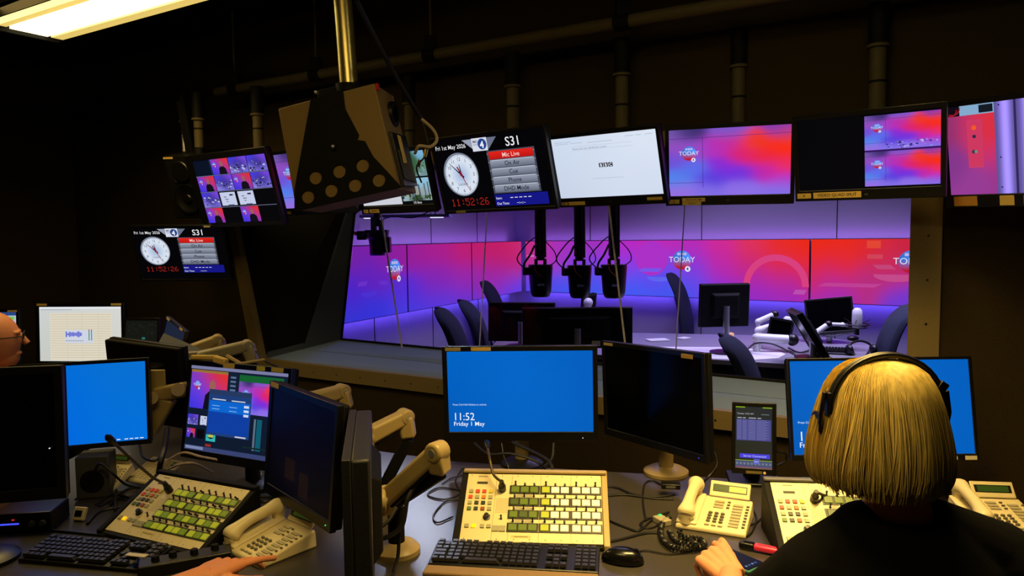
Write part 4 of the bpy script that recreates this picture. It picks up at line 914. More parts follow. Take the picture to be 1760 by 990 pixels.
def keyb(name, label, M, w, dpt, rows, cols, group=None, simple=False, wrist=False, tilt=4):
    t = thing(name, label, 'keyboard', M, group)
    b = MB(); b.add([(-w/2, 0, 0), (w/2, 0, 0), (w/2, dpt, 0), (-w/2, dpt, 0), (-w/2, 0, .010), (w/2, 0, .010), (w/2, dpt, .024), (-w/2, dpt, .024)], [(3, 2, 1, 0), (4, 5, 6, 7), (0, 1, 5, 4), (1, 2, 6, 5), (2, 3, 7, 6), (3, 0, 4, 7)]); b.build('body', BLACK, t, bevel=.003)
    kw = w*.97/cols; kd = dpt*.86/rows
    if simple:
        b = MB()
        for r in range(rows):
            for c in range(cols): b.box((-w*.485+kw*(c+.5), dpt*.06+kd*(r+.5), .014+.014*(r+.5)/rows+.004), (kw*.8, kd*.8, .006))
        b.build('keys', BLACKM, t); return t
    base = None; sp = {}
    for r in range(rows):
        yy = dpt*.06+kd*(r+.5); zz = .0115+.0145*(yy/dpt)+.001; c = 0
        while c < cols:
            ww = 1
            if r == 0 and c == 4: ww = 6
            elif c == 0 and 0 < r < rows-1: ww = 2 if r < 3 else 1
            elif c == 13 and r in (1, 2): ww = 1.0
            if c in (15, 19) and True:
                c += 1
                if c == 16: pass
            if r == 4 and rows == 6 and False: pass
            x = -w*.485+kw*(c+ww/2)
            if r == rows-1 and c in (1, 6, 11): c += 1; continue
            if r in (1, 3) and 15 < c < 19 and not (r == 1 and c == 17): c += 1; continue
            key = (ww,)
            if key not in sp:
                b = MB(); a, d_ = kw*ww*.44, kd*.44
                b.add([(-a, -d_, 0), (a, -d_, 0), (a, d_, 0), (-a, d_, 0), (-a*.82, -d_*.8, .008), (a*.82, -d_*.8, .008), (a*.82, d_*.85, .0085), (-a*.82, d_*.85, .0085)], [(3, 2, 1, 0), (4, 5, 6, 7), (0, 1, 5, 4), (1, 2, 6, 5), (2, 3, 7, 6), (3, 0, 4, 7)])
                o = b.build('key', KEYM, t, smooth=False); sp[key] = o
            else: o = sp[key].copy(); COL.objects.link(o); o.parent = t
            o.location = (x, yy, zz); c += int(ww)
    if wrist: b = MB(); b.box((0, -.03, .006), (w, .045, .012)); b.build('wrist_rest', mat('tan_wrist_rest', (120, 96, 66), .8, bump=.3), t, bevel=.004)
    return t
KEYM = mat('keycap_plastic', (30, 30, 32), .42, bump=.05, bscale=500)
def on2(pa, pc, z):  # matrix at the mid point between two image points on height z, x axis from a to c
    a, c = atZ(*pa, z), atZ(*pc, z); m = (a+c)/2; d = (c-a); return Matrix.Translation(m) @ Matrix.Rotation(atan2(d.y, d.x), 4, 'Z'), d.length
M, w = on2((1412, 608), (1460, 610), dz_+.003); keyb('studio_keyboard', 'dark keyboard on the studio desk in front of the microphone', M, .24, .13, 5, 12, simple=True)
o = MB().ball((0, 0, .012), (.045, .028, .022), 18, 10).build('studio_mouse', BLACK); o.location = atZ(1466, 584, dz_+.003); tag(o, 'dark mouse beside the studio keyboard', 'mouse')
p = atZ(1480, 605, dz_+.02); t = thing('studio_headphones', 'dark headphones lying on the studio desk by the right chair', 'headphones', p)
b = MB(); b.tube([(.08*cos(pi*i/12), .03*sin(pi*i/12), .02+.05*sin(pi*i/12)) for i in range(13)], .008, 8); b.build('headband', BLACK, t)
for sx in (-1, 1): MB().ball((.08*sx, 0, .018), (.022, .04, .034), 14, 8).build('ear_cup', BLACK, t)
o = MB().box((0, 0, .065), (.055, .05, .13)).build('desk_lamp_box', mat('warm_lit_box', (235, 190, 150), .6, emit=(240, 170, 120), estr=.5), bevel=.004); o.location = atZ(1253, 604, dz_+.004); tag(o, 'small warm glowing box on the studio desk', 'lamp')
random.seed(11)
cable('studio_cable', [atZ(1285, 600, dz_+.012), atY(1300, 590, 4.9), atY(1330, 592, 4.8), atZ(1370, 612, dz_+.012)], .006, 'black cable looping under the white studio arms')
cable('studio_cable', [atZ(1355, 598, dz_+.012), atZ(1375, 606, dz_+.012), atZ(1398, 600, dz_+.012)], .006, 'black cable beside the edge on studio monitor')
for i, (x, y, s, lab) in enumerate([(850, 583, .14, 'pale stack of papers at the near end of the studio desk'), (1130, 585, .16, 'pale sheet of paper in the middle of the studio desk'), (1175, 582, .10, 'small pale sheet beside the middle studio sheet')]):
    p = atZ(x, y, dz_+.002); o = MB().box((0, 0, .004), (s, s*.7, .008), Matrix.Rotation(i*.5-.3, 3, 'Z')).build('paper_sheet', WHITE); o.location = p; tag(o, lab, 'paper')

# ================================================================== CONTROL DESK
ZD = .74
fp = [(-1.72, 1.50), (2.05, 1.50), (2.05, 1.98), (1.45, 2.20), (.88, 2.415), (.242, 2.555), (-.215, 2.672), (-.62, 2.86), (-1.25, 3.45), (-2.1, 4.02), (-2.75, 4.42), (-3.25, 4.45), (-3.25, 3.35), (-2.3, 3.35), (-1.72, 3.0)]
dk = thing('control_desk', 'long dark laminate control desk running under the window', 'desk', Vector((0, 2.1, 0)))
MB().prism([(x, y-2.1) for x, y in fp], ZD-.035, ZD, 'z').build('desk_top', DESKM, dk, bevel=.004)
for x0, y0, x1, y1 in ((-1.2, 2.2, -.7, 2.7), (.3, 1.7, .3, 2.4), (1.7, 1.6, 1.7, 1.95), (-.75, 1.6, -.75, 2.3), (-2.6, 3.5, -2.6, 4.2), (-1.6, 1.6, -1.6, 2.9)):
    a, c = Vector((x0, y0-2.1, 0)), Vector((x1, y1-2.1, 0)); d = (c-a); M_ = Matrix.Rotation(atan2(d.y, d.x), 3, 'Z'); MB().box((a+c)/2+Vector((0, 0, (ZD-.035)/2)), (max(.3, d.length), .04, ZD-.036), M_).build('leg_panel', BLACKM, dk)

# ---------------- monitors on the desk
def blue(lock):
    def p(d):
        H = d.H; g = idw([(0, 0, (0, 98, 196)), (100, 0, (0, 92, 186)), (50, H/2, (2, 106, 208)), (0, H, (0, 86, 176)), (100, H, (0, 92, 184))], 32); d.grid(0, 0, 100, H, g, 10, 6)
        if lock:
            d.text('Press Ctrl+Alt+Delete to unlock.', 3, H*.67, 1.75, (190, 220, 250), bold=.01)
            d.text('11:52', 3, H*.855, 7.6, (240, 246, 255), xs=.9); d.text('Friday 1 May', 3.2, H*.925, 4.2, (235, 244, 255), bold=.006)
    return p
def blue_left(d):
    H = d.H; g = idw([(0, 0, (0, 108, 218)), (100, 0, (10, 112, 205)), (0, H, (0, 100, 225)), (100, H, (0, 112, 220))], 40); d.grid(0, 0, 100, H, g, 8, 5)
    for x in (76, 82, 86, 90, 94): d.rect(x, H-1.9, x+2.8, H-1.1, (220, 230, 245), up=(x == 76))
def doc(d):
    H = d.H; g = idw([(0, 0, (205, 212, 214)), (100, 0, (214, 216, 214)), (0, H, (196, 198, 188)), (100, H, (206, 204, 190))], 40); d.grid(0, 0, 100, H, g, 6, 4)
    d.rect(0, 0, 100, 2.2, (226, 230, 236)); d.rect(2, 2.8, 40, 3.4, (150, 160, 170)); d.rect(13, 7, 88, H-1, (222, 214, 194)); 
    for i in range(19): d.rect(14, 8.5+i*2.7, 87, 8.9+i*2.7, (190, 176, 146), up=(i == 0))
    for x in (34, 52, 72): d.rect(x, 7, x+.5, H-1, (206, 196, 170), up=(x == 34))
    d.rect(31, 26, 66, 41, (206, 212, 226)); random.seed(2)
    for i in range(20):
        h = random.uniform(1, 3.4); d.rect(32+i*1, 31-h, 32.8+i, 31+h, (74, 84, 206), up=(i == 0))
    for i, x in enumerate((60, 63)): d.rect(x, 27, x+1.2, 38, (70, 140, 110), up=(i == 0)); d.rect(x, 25.6, x+1.2, 27.6, (170, 60, 60), up=False)
    for i in range(8): d.rect(32+i*2.8, 38, 34+i*2.8, 38.7, (110, 120, 150), up=(i == 0))
def dim(d):
    H = d.H; g = idw([(0, 0, (5, 6, 26)), (100, 0, (3, 5, 20)), (50, 30, (7, 5, 20)), (0, H, (3, 3, 5)), (100, H, (2, 2, 4))], 30); d.grid(0, 0, 100, H, g, 8, 6); d.rect(28, 48, 44, 64, (22, 12, 14)); d.rect(52, 54, 66, 72, (22, 12, 14))
def term(d):
    H = d.H; d.rect(0, 0, 100, H, (20, 22, 18)); random.seed(4)
    for i in range(40): x = random.uniform(4, 90); y = random.uniform(8, H*.45); d.rect(x, y, x+3, y+.8, (50, 54, 40), up=(i == 0))
    d.rect(52, H*.55, 62, H*.62, (40, 110, 100)); d.rect(53, H*.68, 61, H*.74, (40, 110, 100))
bz = dict(bez=(.017, .013, .017, .022))
MON = {}
def desk_mon(key, name, label, c, yaw, tilt, roll, w, h, pic, foot='disc', post=TAN, fdir=None, **k):
    M = pose(c, yaw, tilt, roll); t = monitor(name, label, M, w, h, pic, **k); MON[key] = (t, M)
    if foot:
        iv = M.inverted(); b0_ = M @ Vector((0, .07, -.02)); e = Vector((b0_.x, b0_.y, ZD+.004))
        b = MB(); b.tube([iv @ (M @ Vector((0, .045, 0))), iv @ b0_, iv @ e], [.02, .024, .026], 14); b.build('stand_post', post, t)
        o = MB().lathe([(.078, 0), (.078, .010), (.06, .020), (.028, .026)], n=32).build('stand_base', BLACK if key == 'M6' else post, t); o.matrix_world = Matrix.Translation(e-Vector((0, 0, .003)))
    return t
desk_mon('M6', 'desktop_monitor', 'blue lock screen monitor in the middle reading 11:52 Friday 1 May', (.024, 2.551, 1.021), -4.2, 2.3, .5, .55, .343, blue(True), stick=[(-.235, .163, .055, .012, '', (176, 160, 110)), (-.135, .163, .07, .013, '', PW)], led=(.22, -.161, 'white'), **{'bez': (.017, .017, .018, .032)})
desk_mon('M7', 'desktop_monitor', 'black switched off monitor angled beside the blue lock screen', (.474, 2.47, 1.020), -58.1, .5, 2.1, .51, .352, None, led=(.22, -.163, 'blue'), stick=[(-.215, .166, .05, .010, '', (176, 160, 110)), (.18, .160, .05, .014, '', (150, 120, 60))], bez=(.016, .016, .018, .026))
desk_mon('M8', 'desktop_monitor', 'blue lock screen monitor behind the blonde head', (1.129, 2.200, 1.038), -2.2, -10.1, .4, .56, .312, blue(True), stick=[(.205, -.150, .02, .010, '', (200, 200, 190)), (.255, -.150, .035, .012, '', (210, 200, 170))], bez=(.009, .009, .009, .018))
desk_mon('M1', 'desktop_monitor', 'monitor with a white document page by the far left wall', (-2.341, 3.914, 1.073), -6.7, -3.1, .2, .52, .345, lambda d: doc(d), stick=[(-.22, .165, .06, .012, '', PW), (.215, .165, .06, .012, '', (200, 180, 110))], bez=(.02, .02, .02, .03))
def mail(d):
    H = d.H; d.rect(0, 0, 100, H, (196, 190, 226)); d.rect(0, 0, 100, 4, (40, 70, 130)); d.rect(40, 5, 66, 16, (40, 90, 50)); d.rect(68, 5, 98, 9, (110, 200, 90)); d.rect(42, 9, 64, 14, (120, 210, 90))
    for i in range(18): d.rect(60, 18+i*2, 97, 18.5+i*2, (150, 150, 190), up=(i == 0))
    for i in range(6): d.disc(30+i*11, 46+(i % 3)*4, 5, (214, 186, 230), 12, up=(i == 0))
desk_mon('M0', 'desktop_monitor', 'monitor with lilac page cut by the photo edge, before the bald man', (-2.90, 3.88, 1.062), 1.1, -4.4, 0, .5, .32, mail, stick=[(.215, .148, .05, .010, '', PW)], bez=(.018, .018, .018, .03))
desk_mon('M2', 'desktop_monitor', 'plain blue monitor on the crowded left desk', (-1.42, 2.36, 1.042), 13.4, -6.8, .8, .415, .288, blue_left, foot=None, bez=(.012, .012, .012, .016))
def app(d):
    H = d.H; d.rect(0, 0, 100, H, (16, 28, 50)); d.rect(0, 0, 100, 2.4, (120, 122, 160)); presenter(d, 1, 5, 40, 33, 0); d.rect(1, 3, 40, 5, (150, 110, 50)); wall_view(d, 52, 9, 96, 33); d.rect(52, 4, 96, 9, (20, 96, 46)); d.rect(42, 4, 50, 33, (18, 34, 50))
    for i in range(8): d.rect(43, 6+i*3.2, 48.5, 7.4+i*3.2, (90, 110, 150), up=(i == 0))
    d.rect(0, 34, 100, H-4, (15, 26, 46))
    presenter(d, 1, 38, 12, 46, 1); presenter(d, 14, 38, 22, 46, 2); presenter(d, 24, 38, 32, 46, 2); presenter(d, 1, 49, 10, 56, 0); d.rect(12, 49, 20, 56, (8, 8, 12)); d.rect(22, 49, 32, 57, (50, 180, 180)); d.disc(27, 53, 2.4, (200, 190, 60)); d.poly([(23, 54), (31, 54), (27, 55.5)], (20, 40, 40))
    d.rect(22, 17, 66, 24, (36, 56, 96)); d.text('- - - -', 42, 22, 3.5, (160, 180, 210)); d.rect(22, 21, 66, 52, (30, 60, 120)); d.rect(26, 24, 40, 24.8, (200, 210, 225)); d.rect(46, 24, 60, 24.8, (200, 210, 225))
    d.rect(23, 25.5, 65, 34, (12, 100, 205)); d.rect(23, 34, 65, 50, (14, 62, 160)); 
    for i, (x, y) in enumerate(((26, 29), (26, 31.5), (44, 29), (44, 32))): d.rect(x, y, x+8, y+.6, (120, 170, 235), up=(i == 0))
    for i in range(3): d.rect(59, 27+i*3.3, 64, 28.8+i*3.3, (205, 215, 235), up=(i == 0))
    d.rect(52, 50.5, 63, 51.5, (200, 205, 215)); d.rect(70, 36, 72, H-6, (90, 110, 130)); d.rect(73, 36, 78, H-6, (16, 90, 110)); d.rect(60, 57, 100, 58.2, (16, 40, 40))
    d.rect(0, H-3.4, 100, H, (56, 66, 110)); d.rect(1, H-3, 20, H-.8, (120, 130, 170)); d.rect(22, H-6, 28, H-4, (150, 40, 36))
desk_mon('M3', 'desktop_monitor', 'production software monitor with presenter picture and yellow paper on top', (-.915, 2.358, 1.006), -25.4, -9.0, 0, .46, .33, app, foot='disc', post=BLACK, bez=(.012, .016, .018, .03), stick=[(-.04, .156, .05, .016, '', PW), (.10, .156, .035, .014, '', (196, 190, 60)), (.17, .156, .05, .014, '', (190, 170, 80))])
M = MON['M3'][1]
o = MB().box((0, 0, 0), (.115, .02, .018), Matrix.Rotation(radians(-3), 3, 'Y')).box((.075, .0, -.006), (.055, .022, .024), Matrix.Rotation(radians(8), 3, 'Y')).build('paper_roll', YEL, bevel=.005); o.matrix_world = M @ Matrix.Translation((-.165, .004, .176)); tag(o, 'folded yellow paper on top of the production software monitor', 'paper')
desk_mon('M4', 'desktop_monitor', 'dark reflecting monitor turned sharply behind the left telephone', (-.590, 1.965, .995), -47.4, -5.1, -1.3, .40, .33, lambda d: dim(d), foot=None, bez=(.016, .016, .02, .03), led=(.175, -.15, 'green'), stick=[(-.165, .157, .05, .014, '', PW)])
_m4 = MON['M4']; _iv = _m4[1].inverted(); b = MB(); b.tube([(0, .04, .02), (0, .09, .02), _iv @ atY(548, 700, 2.34)], .018, 10); b.build('arm_bracket', TAN, _m4[0])
# the monitor seen from its edge
n1, f1 = atY(592, 792, 1.43), atY(604, 703, 1.84); n1.z = f1.z = (n1.z+f1.z)/2
dv = n1-f1; yw = math.degrees(atan2(dv.y, dv.x)); c5 = (n1+f1)/2
M5 = pose((c5.x, c5.y, c5.z-.165), yw, 0, 0)
t = monitor('desktop_monitor', 'monitor seen edge on with grey lit top, in front of the tan arms', M5, dv.length+.02, .33, None, th=.05, frame=mat('charcoal_plastic', (30, 31, 35), .5, bump=.2), bez=(.016, .016, .016, .02))
# black monitor at the left photo edge, screen off
desk_mon('M9', 'desktop_monitor', 'black switched off monitor nearest the left photo edge', tuple(atY(-62, 752, 1.80)), 12, -3, 0, .46, .345, None, foot='disc', post=BLACK, led=(.195, -.04, 'white'), bez=(.02, .022, .022, .03))
# rear of a wide monitor behind the plain blue one
Mb = pose(tuple(atY(262, 655, 2.62)), 158, -6, 3)
t = monitor('desktop_monitor', 'black back of a monitor behind the plain blue screen', Mb, .36, .30, None, th=.035); MB().box((-.115, .042, -.02), (.052, .003, .02)).build('label_sticker', WHITE, t)
for i, (px, py, Y, yaw, w, h, lab) in enumerate([(243, 577, 3.35, -8, .18, .165, 'dark terminal screen right of the white document page'), (298, 580, 3.15, -40, .20, .13, 'dim blue tilted screen behind the stack of papers')]):
    monitor('desktop_monitor', lab, pose(tuple(atY(px, py, Y)), yaw, -8, (0, -16)[i]), w, h, (lambda d: term(d)) if i == 0 else (lambda d: d.rect(0, 0, 100, d.H, (26, 34, 54))), bez=(.01, .01, .012, .012), th=.02, stick=[] if i == 0 else [(-.07, .06, .03, .01, '', (190, 180, 130)), (.06, .06, .03, .01, '', PW)])
# small touch screen
def sched(d):
    H = d.H; g = idw([(0, 0, (44, 46, 40)), (100, 0, (40, 42, 44)), (0, H, (40, 40, 28)), (100, H, (50, 48, 40)), (50, H*.6, (44, 44, 34))], 45); d.grid(0, 0, 100, H, g, 6, 8)
    d.rect(0, 0, 26, 3, (130, 170, 30)); d.rect(74, 0, 100, 3, (130, 170, 30)); d.text('Tuesday 12:52 AM', 4, 22, 6, (190, 190, 200)); d.rect(70, 20, 92, 22, (110, 116, 120))
    for i, (x, w) in enumerate(((5, 12), (20, 8), (36, 20), (60, 10))): d.rect(x, 31, x+w, 33, (190, 190, 205), up=(i == 0))
    d.rect(3, 36, 97, 96, (74, 74, 134))
    for i in range(15):
        for x, w in ((4, 12), (19, 12), (35, 20), (58, 26+(i*7) % 14)): d.rect(x, 38+i*3.8, x+w, 39.2+i*3.8, (122, 120, 176), up=(i == 0 and x == 4))
    d.rect(12, H-40, 94, H-28, (74, 66, 216)); d.text('Server Connected', 53, H-31, 8.4, (196, 196, 250), 'CENTER')
    d.rect(0, H-22, 100, H-20.5, (150, 180, 30)); d.rect(0, H-20.5, 100, H-4, (74, 82, 110))
    for i in range(10): d.rect(2+i*10, H-15, 8+i*10, H-9, (110, 120, 140), up=(i == 0))
    d.rect(50, H-26, 66, H-12, (90, 96, 190)); d.text('PTT', 58, H-15, 7, (220, 220, 245), 'CENTER'); d.rect(0, H-4, 100, H, (120, 80, 110))
Mt = pose((.797, 2.371, .900), -12.7, -7.8, -.4)
t = monitor('touch_screen', 'small upright touch screen with purple table between two big monitors', Mt, .14, .235, sched, bez=(.011, .013, .014, .020), th=.022, stick=[(.0, -.1105, .05, .008, '', (110, 96, 50))])
b = MB(); b.cyl((.033, -.008, -.1105), (.033, -.005, -.1105), .0042, 14); b.build('power_light', mat('amber_led', (0, 0, 0), emit=(236, 170, 70), estr=1), t)
b = MB(); iv = Mt.inverted(); e = Mt @ Vector((0, .07, 0)); e.z = ZD+.006
b.tube([(0, .03, -.06), iv @ (e+Vector((0, 0, .05))), iv @ e], [.018, .022, .03], 10); b.build('stand_post', BLACK, t)
o = MB().box((0, 0, .006), (.17, .14, .012)).build('stand_base', BLACK, t, bevel=.004); o.matrix_world = Matrix.Translation((e.x, e.y-.02, ZD)) @ Matrix.Rotation(radians(-10), 4, 'Z')
# ---------------- tan monitor arms
def beam(b, a, c, w, h0, h1):
    a, c = Vector(a), Vector(c); d = (c-a).normalized(); s = d.cross(Vector((0, 0, 1)))
    s = s.normalized() if s.length > .05 else Vector((1, 0, 0)); u = s.cross(d).normalized(); s = s*w/2
    vs = [a-s-u*h0/2, a+s-u*h0/2, a+s+u*h0/2, a-s+u*h0/2, c-s-u*h1/2, c+s-u*h1/2, c+s+u*h1/2, c-s+u*h1/2]
    return b.add(vs, [(0, 1, 2, 3), (7, 6, 5, 4), (0, 4, 5, 1), (1, 5, 6, 2), (2, 6, 7, 3), (3, 7, 4, 0)])
def marm(label, lo, hi, knuckle, link, base=None, w=.038, m=TAN, h=(.052, .044)):
    """upper beam lo to hi, knuckle hanging below hi, lower link from the knuckle back to the post"""
    lo, hi, knuckle, link = map(Vector, (lo, hi, knuckle, link)); root = Vector(base) if base else Vector((link.x, link.y, ZD))
    t = thing('monitor_arm', label, 'monitor arm', root)
    b = MB(); beam(b, lo-root, hi-root, w, *h); b.build('upper_beam', m, t, bevel=.010, segs=3)
    b = MB(); mid = (lo+hi)/2-root; d = (hi-lo).normalized(); beam(b, lo-root+d*.03-Vector((0, 0, .026)), hi-root-d*.03-Vector((0, 0, .026)), w*.7, .022, .022); b.build('spring_cover', BLACKM, t, bevel=.003)
    b = MB(); s = d.cross(Vector((0, 0, 1))).normalized(); b.cyl(hi-root-s*w*.56, hi-root+s*w*.56, h[1]*.56, 24); beam(b, hi-root, knuckle-root, w*1.04, .05, .044); b.build('elbow', m, t, bevel=.008, segs=3)
    MB().cyl(hi-root-s*w*.60, hi-root+s*w*.60, .010, 16).build('pivot_bolt', ALU, t)
    b = MB(); beam(b, knuckle-root, link-root, w*.8, .036, .036); b.build('lower_link', BLACKM, t, bevel=.006)
    b = MB(); b.cyl(lo-root-Vector((0, 0, .035)), lo-root+Vector((0, 0, .03)), .026, 20); b.ball(lo-root, (.03, .03, .026), 18, 10); b.build('wrist_joint', m, t)
    b = MB(); b.cyl((0, 0, .0), (0, 0, link.z-root.z), .022, 18); b.build('post', BLACKM if base else m, t); MB().lathe([(.062, .0), (.062, .012), (.05, .024), (.028, .03)], n=30).build('base', m, t)
    return t
B3 = atZ(678, 960, ZD)
marm('nearest tan monitor arm rising right of the edge on monitor', atY(664, 858, 1.86), atY(752, 776, 1.76), atY(757, 812, 1.77), atY(668, 870, 1.90), base=B3+Vector((.0, .04, 0)), w=.042, h=(.05, .046))
t = thing('arm_mount', 'round tan tilting mount joining the edge on monitor to its arm', 'mount', atY(640, 866, 1.80))
b = MB(); b.cyl((-.045, .0, 0), (.03, .02, 0), .030, 24); b.build('tilt_drum', TAN, t, bevel=.004); b = MB(); b.box((-.055, 0, .0), (.014, .11, .11)); b.build('plate', TAN, t, bevel=.003); MB().cyl((.03, .02, 0), (.036, .02, 0), .009, 12).build('bolt', ALU, t)
marm('middle tan monitor arm behind the nearest one', atY(628, 752, 2.12), atY(696, 716, 2.20), atY(703, 752, 2.2), atY(655, 846, 2.20), w=.042)
marm('tan monitor arm top just above the turned dark monitor', atY(525, 690, 2.36), atY(588, 672, 2.46), atY(596, 702, 2.46), atY(560, 760, 2.5), w=.044)
marm('small tan monitor arm behind the stack of papers', atY(322, 605, 3.05), atY(374, 584, 3.1), atY(379, 600, 3.1), atY(350, 640, 3.1), w=.05)
marm('long grey tan monitor arm below the window corner', atY(330, 618, 2.85), atY(425, 594, 2.95), atY(436, 622, 2.95), atY(415, 660, 2.95), w=.045, m=mat('dull_putty', (150, 142, 118), .5))
t = thing('monitor_arm', 'tan bent arm behind the right side of the plain blue monitor', 'monitor arm', atY(262, 745, 2.5)); r0 = t.location
b = MB(); beam(b, atY(322, 668, 2.48)-r0, atY(268, 678, 2.5)-r0, .04, .05, .05); b.build('upper_beam', TAN, t, bevel=.01, segs=3)
b = MB(); beam(b, atY(285, 682, 2.5)-r0, atY(262, 745, 2.5)-r0, .045, .075, .03); b.build('elbow', TAN, t, bevel=.01, segs=3)
b = MB(); b.box(atY(266, 654, 2.5)-r0, (.075, .012, .075)); b.build('plate', TAN, t, bevel=.003)
for p in ((260, 684), (306, 670)): MB().cyl(atY(*p, 2.47)-r0, atY(*p, 2.44)-r0, .022, 20).build('pivot_cap', TAN, t)
cable('thin_rod', [atY(395, 628, 2.7), atY(455, 618, 2.75)], .006, 'thin tan rod above the production software monitor', TAN)
for i, (p, q, lab) in enumerate([((390, 612), (425, 632), 'thin tan rod crossing under the long grey arm')]): cable('thin_rod', [atY(*p, 2.8), atY(*q, 2.75)], .008, lab, TAN)
cable('desk_cable', [atY(440, 604, 2.9), atY(455, 620, 2.8), atY(480, 632, 2.7), atY(505, 650, 2.6), atY(512, 690, 2.5)], .004, 'thin black cable draped right of the production software monitor')
# stack of papers
t = thing('paper_stack', 'stack of papers standing behind the blue monitor on the left', 'papers', atY(322, 640, 2.95))
for i in range(7): b = MB(); b.box((-.07+i*.003, .012*i, .04-.006*i), (.16, .004, .20-.004*i), Matrix.Rotation(radians(24+i), 3, 'Y') @ Matrix.Rotation(radians(-20), 3, 'X')); b.build('sheet', mat('blue_grey_paper', (150, 160, 190), .7) if i % 2 else mat('grey_paper', (120, 124, 138), .7), t)

# ---------------- intercom consoles
KG = mat('green_display_key', (70, 84, 22), .35, emit=(108, 122, 20), estr=.55); KGD = mat('dim_green_key', (50, 62, 26), .35, emit=(84, 96, 24), estr=.5)
KGL = mat('lime_display_key', (150, 160, 40), .35, emit=(150, 158, 28), estr=.45)
KL = mat('lit_display_key', (250, 240, 205), .4, emit=(255, 226, 140), estr=.55)
SB = {'g': mat('small_button_grey', (150, 148, 120), .5), 'r': mat('small_button_red', (190, 60, 30), .5, emit=(190, 50, 20), estr=.15), 'y': mat('small_button_yellow', (196, 180, 50), .5), 'o': mat('small_button_orange', (205, 110, 40), .5), 'k': mat('small_button_dark', (40, 46, 50), .5), 'G': mat('small_button_green', (80, 110, 50), .5), 'b': mat('small_button_brown', (140, 66, 34), .5), 'B': mat('small_button_blue', (50, 84, 120), .5)}
YL = mat('yellow_lit_button', (240, 190, 20), .4, emit=(250, 190, 10), estr=.9)
_pk = {}
def console(label, M, ang, w=.39, L=.23, keys='gll', rim=TAN):
    t = thing('intercom_console', label, 'console', M); a = radians(ang); H = 100*L/w
    FM = Matrix.Translation((0, 0, .014)) @ Matrix.Rotation(a, 4, 'X')     # face frame: x across, y up the slope, z out
    b = MB(); yb, zb_ = L*cos(a), .014+L*sin(a)
    b.prism([(-.012, 0), (-.012, .010), (0, .0135), (yb, zb_-.0005), (yb+.018, zb_+.004), (yb+.022, 0)], -w/2-.001, w/2+.001, 'x'); b.build('wedge_body', BLACKM, t, bevel=.002)
    for sx, m in ((-1, BLACKM), (1, rim)):
        b = MB(); b.prism([(-.014, 0), (-.014, .016), (yb+.02, zb_+.010), (yb+.024, 0)], sx*(w/2+.001), sx*(w/2+.018), 'x'); b.build('side_cheek', m, t, bevel=.002)
    b = MB(); b.box((0, yb+.012, zb_+.006), (w+.03, .022, .008)); b.build('rear_rim', rim, t, bevel=.002)
    def P(x, y, z=0): return FM @ Vector((-w/2+x*w/100, L-y*w/100, z))
    def put(name, mesh_key, mk, mt, x, y, z=0.0, rot=0):
        kk = (mesh_key, mt.name)
        if kk in _pk: o = _pk[kk].copy(); COL.objects.link(o); o.parent = t
        else: o = mk().build(name, mt, t, bevel=.0006 if 'key' in mesh_key else 0); _pk[kk] = o
        o.name = name; o.matrix_basis = Matrix.Translation(P(x, y, z)) @ Matrix.Rotation(a, 4, 'X') @ Matrix.Rotation(radians(rot), 4, 'Z'); return o
    U = w/100
    b = MB(); b.box((0, 0, 0), (w, L, .003)); o = b.build('face_plate', CREAM, t, bevel=.001); o.matrix_basis = FM @ Matrix.Translation((0, L/2, 0))
    # prints: seams, grille, marks, label strips
    d = Disp(w, L, 0, .00004); d.k = 1
    for x in (22, 33.5, 55, 77.5): d.rect(x, 1, x+.25, H-1, (120, 110, 84), up=False)
    for i in range(8):
        for j in range(11): d.rect(23.4+i*1.25, H*.38+j*1.2, 24.1+i*1.25, H*.38+j*1.2+.55, (120, 110, 80), up=False)
    d.rect(7.5, 7.4, 15.5, 9.6, (44, 42, 36)); d.rect(8, 2, 15, 3, (130, 124, 100), up=False); d.rect(36, H-5.6, 50, H-3.4, (196, 180, 120)); d.rect(38, H-4.8, 48, H-4.2, (80, 74, 50), up=False)
    for x in (3, 26, 38, 49, 60, 71, 82, 93):
        for y in (1.8, H-2.2): d.disc(x, y, .42, (50, 46, 36), 8, up=False)
    o = d.b.build('printed_marks', M_PRINT, t); o.matrix_basis = FM @ Matrix.Translation((0, L/2, .0017)) @ Matrix.Rotation(-pi/2, 4, 'X')
    kw, kh = 6.1*U, 5.5*U
    def mk_key():
        b = MB(); a_, c_ = kw/2, kh/2; b.add([(-a_, -c_, .001), (a_, -c_, .001), (a_, c_, .001), (-a_, c_, .001), (-a_*.9, -c_*.9, .006), (a_*.9, -c_*.9, .006), (a_*.9, c_*.9, .006), (-a_*.9, c_*.9, .006)], [(3, 2, 1, 0), (4, 5, 6, 7), (0, 1, 5, 4), (1, 2, 6, 5), (2, 3, 7, 6), (3, 0, 4, 7)]); return b
    def mk_bez():
        b = MB(); b.box((0, 0, .002), (kw*3.66, kh*1.36, .0026)); return b
    def mk_tog():
        b = MB(); b.cyl((0, 0, 0), (0, 0, .003), .0034, 10); b.tube([(0, 0, .002), (0, .002, .007), (0, .004, .013)], [.0022, .0022, .0032], 8); return b
    def mk_plate(): b = MB(); b.box((0, 0, .002), (4.8*U, 2.9*U, .001)); return b
    def mk_sb(): b = MB(); b.box((0, 0, .003), (3.0*U, 2.9*U, .004)); return b
    rows = [H*.245, H*.43, H*.615, H*.80]
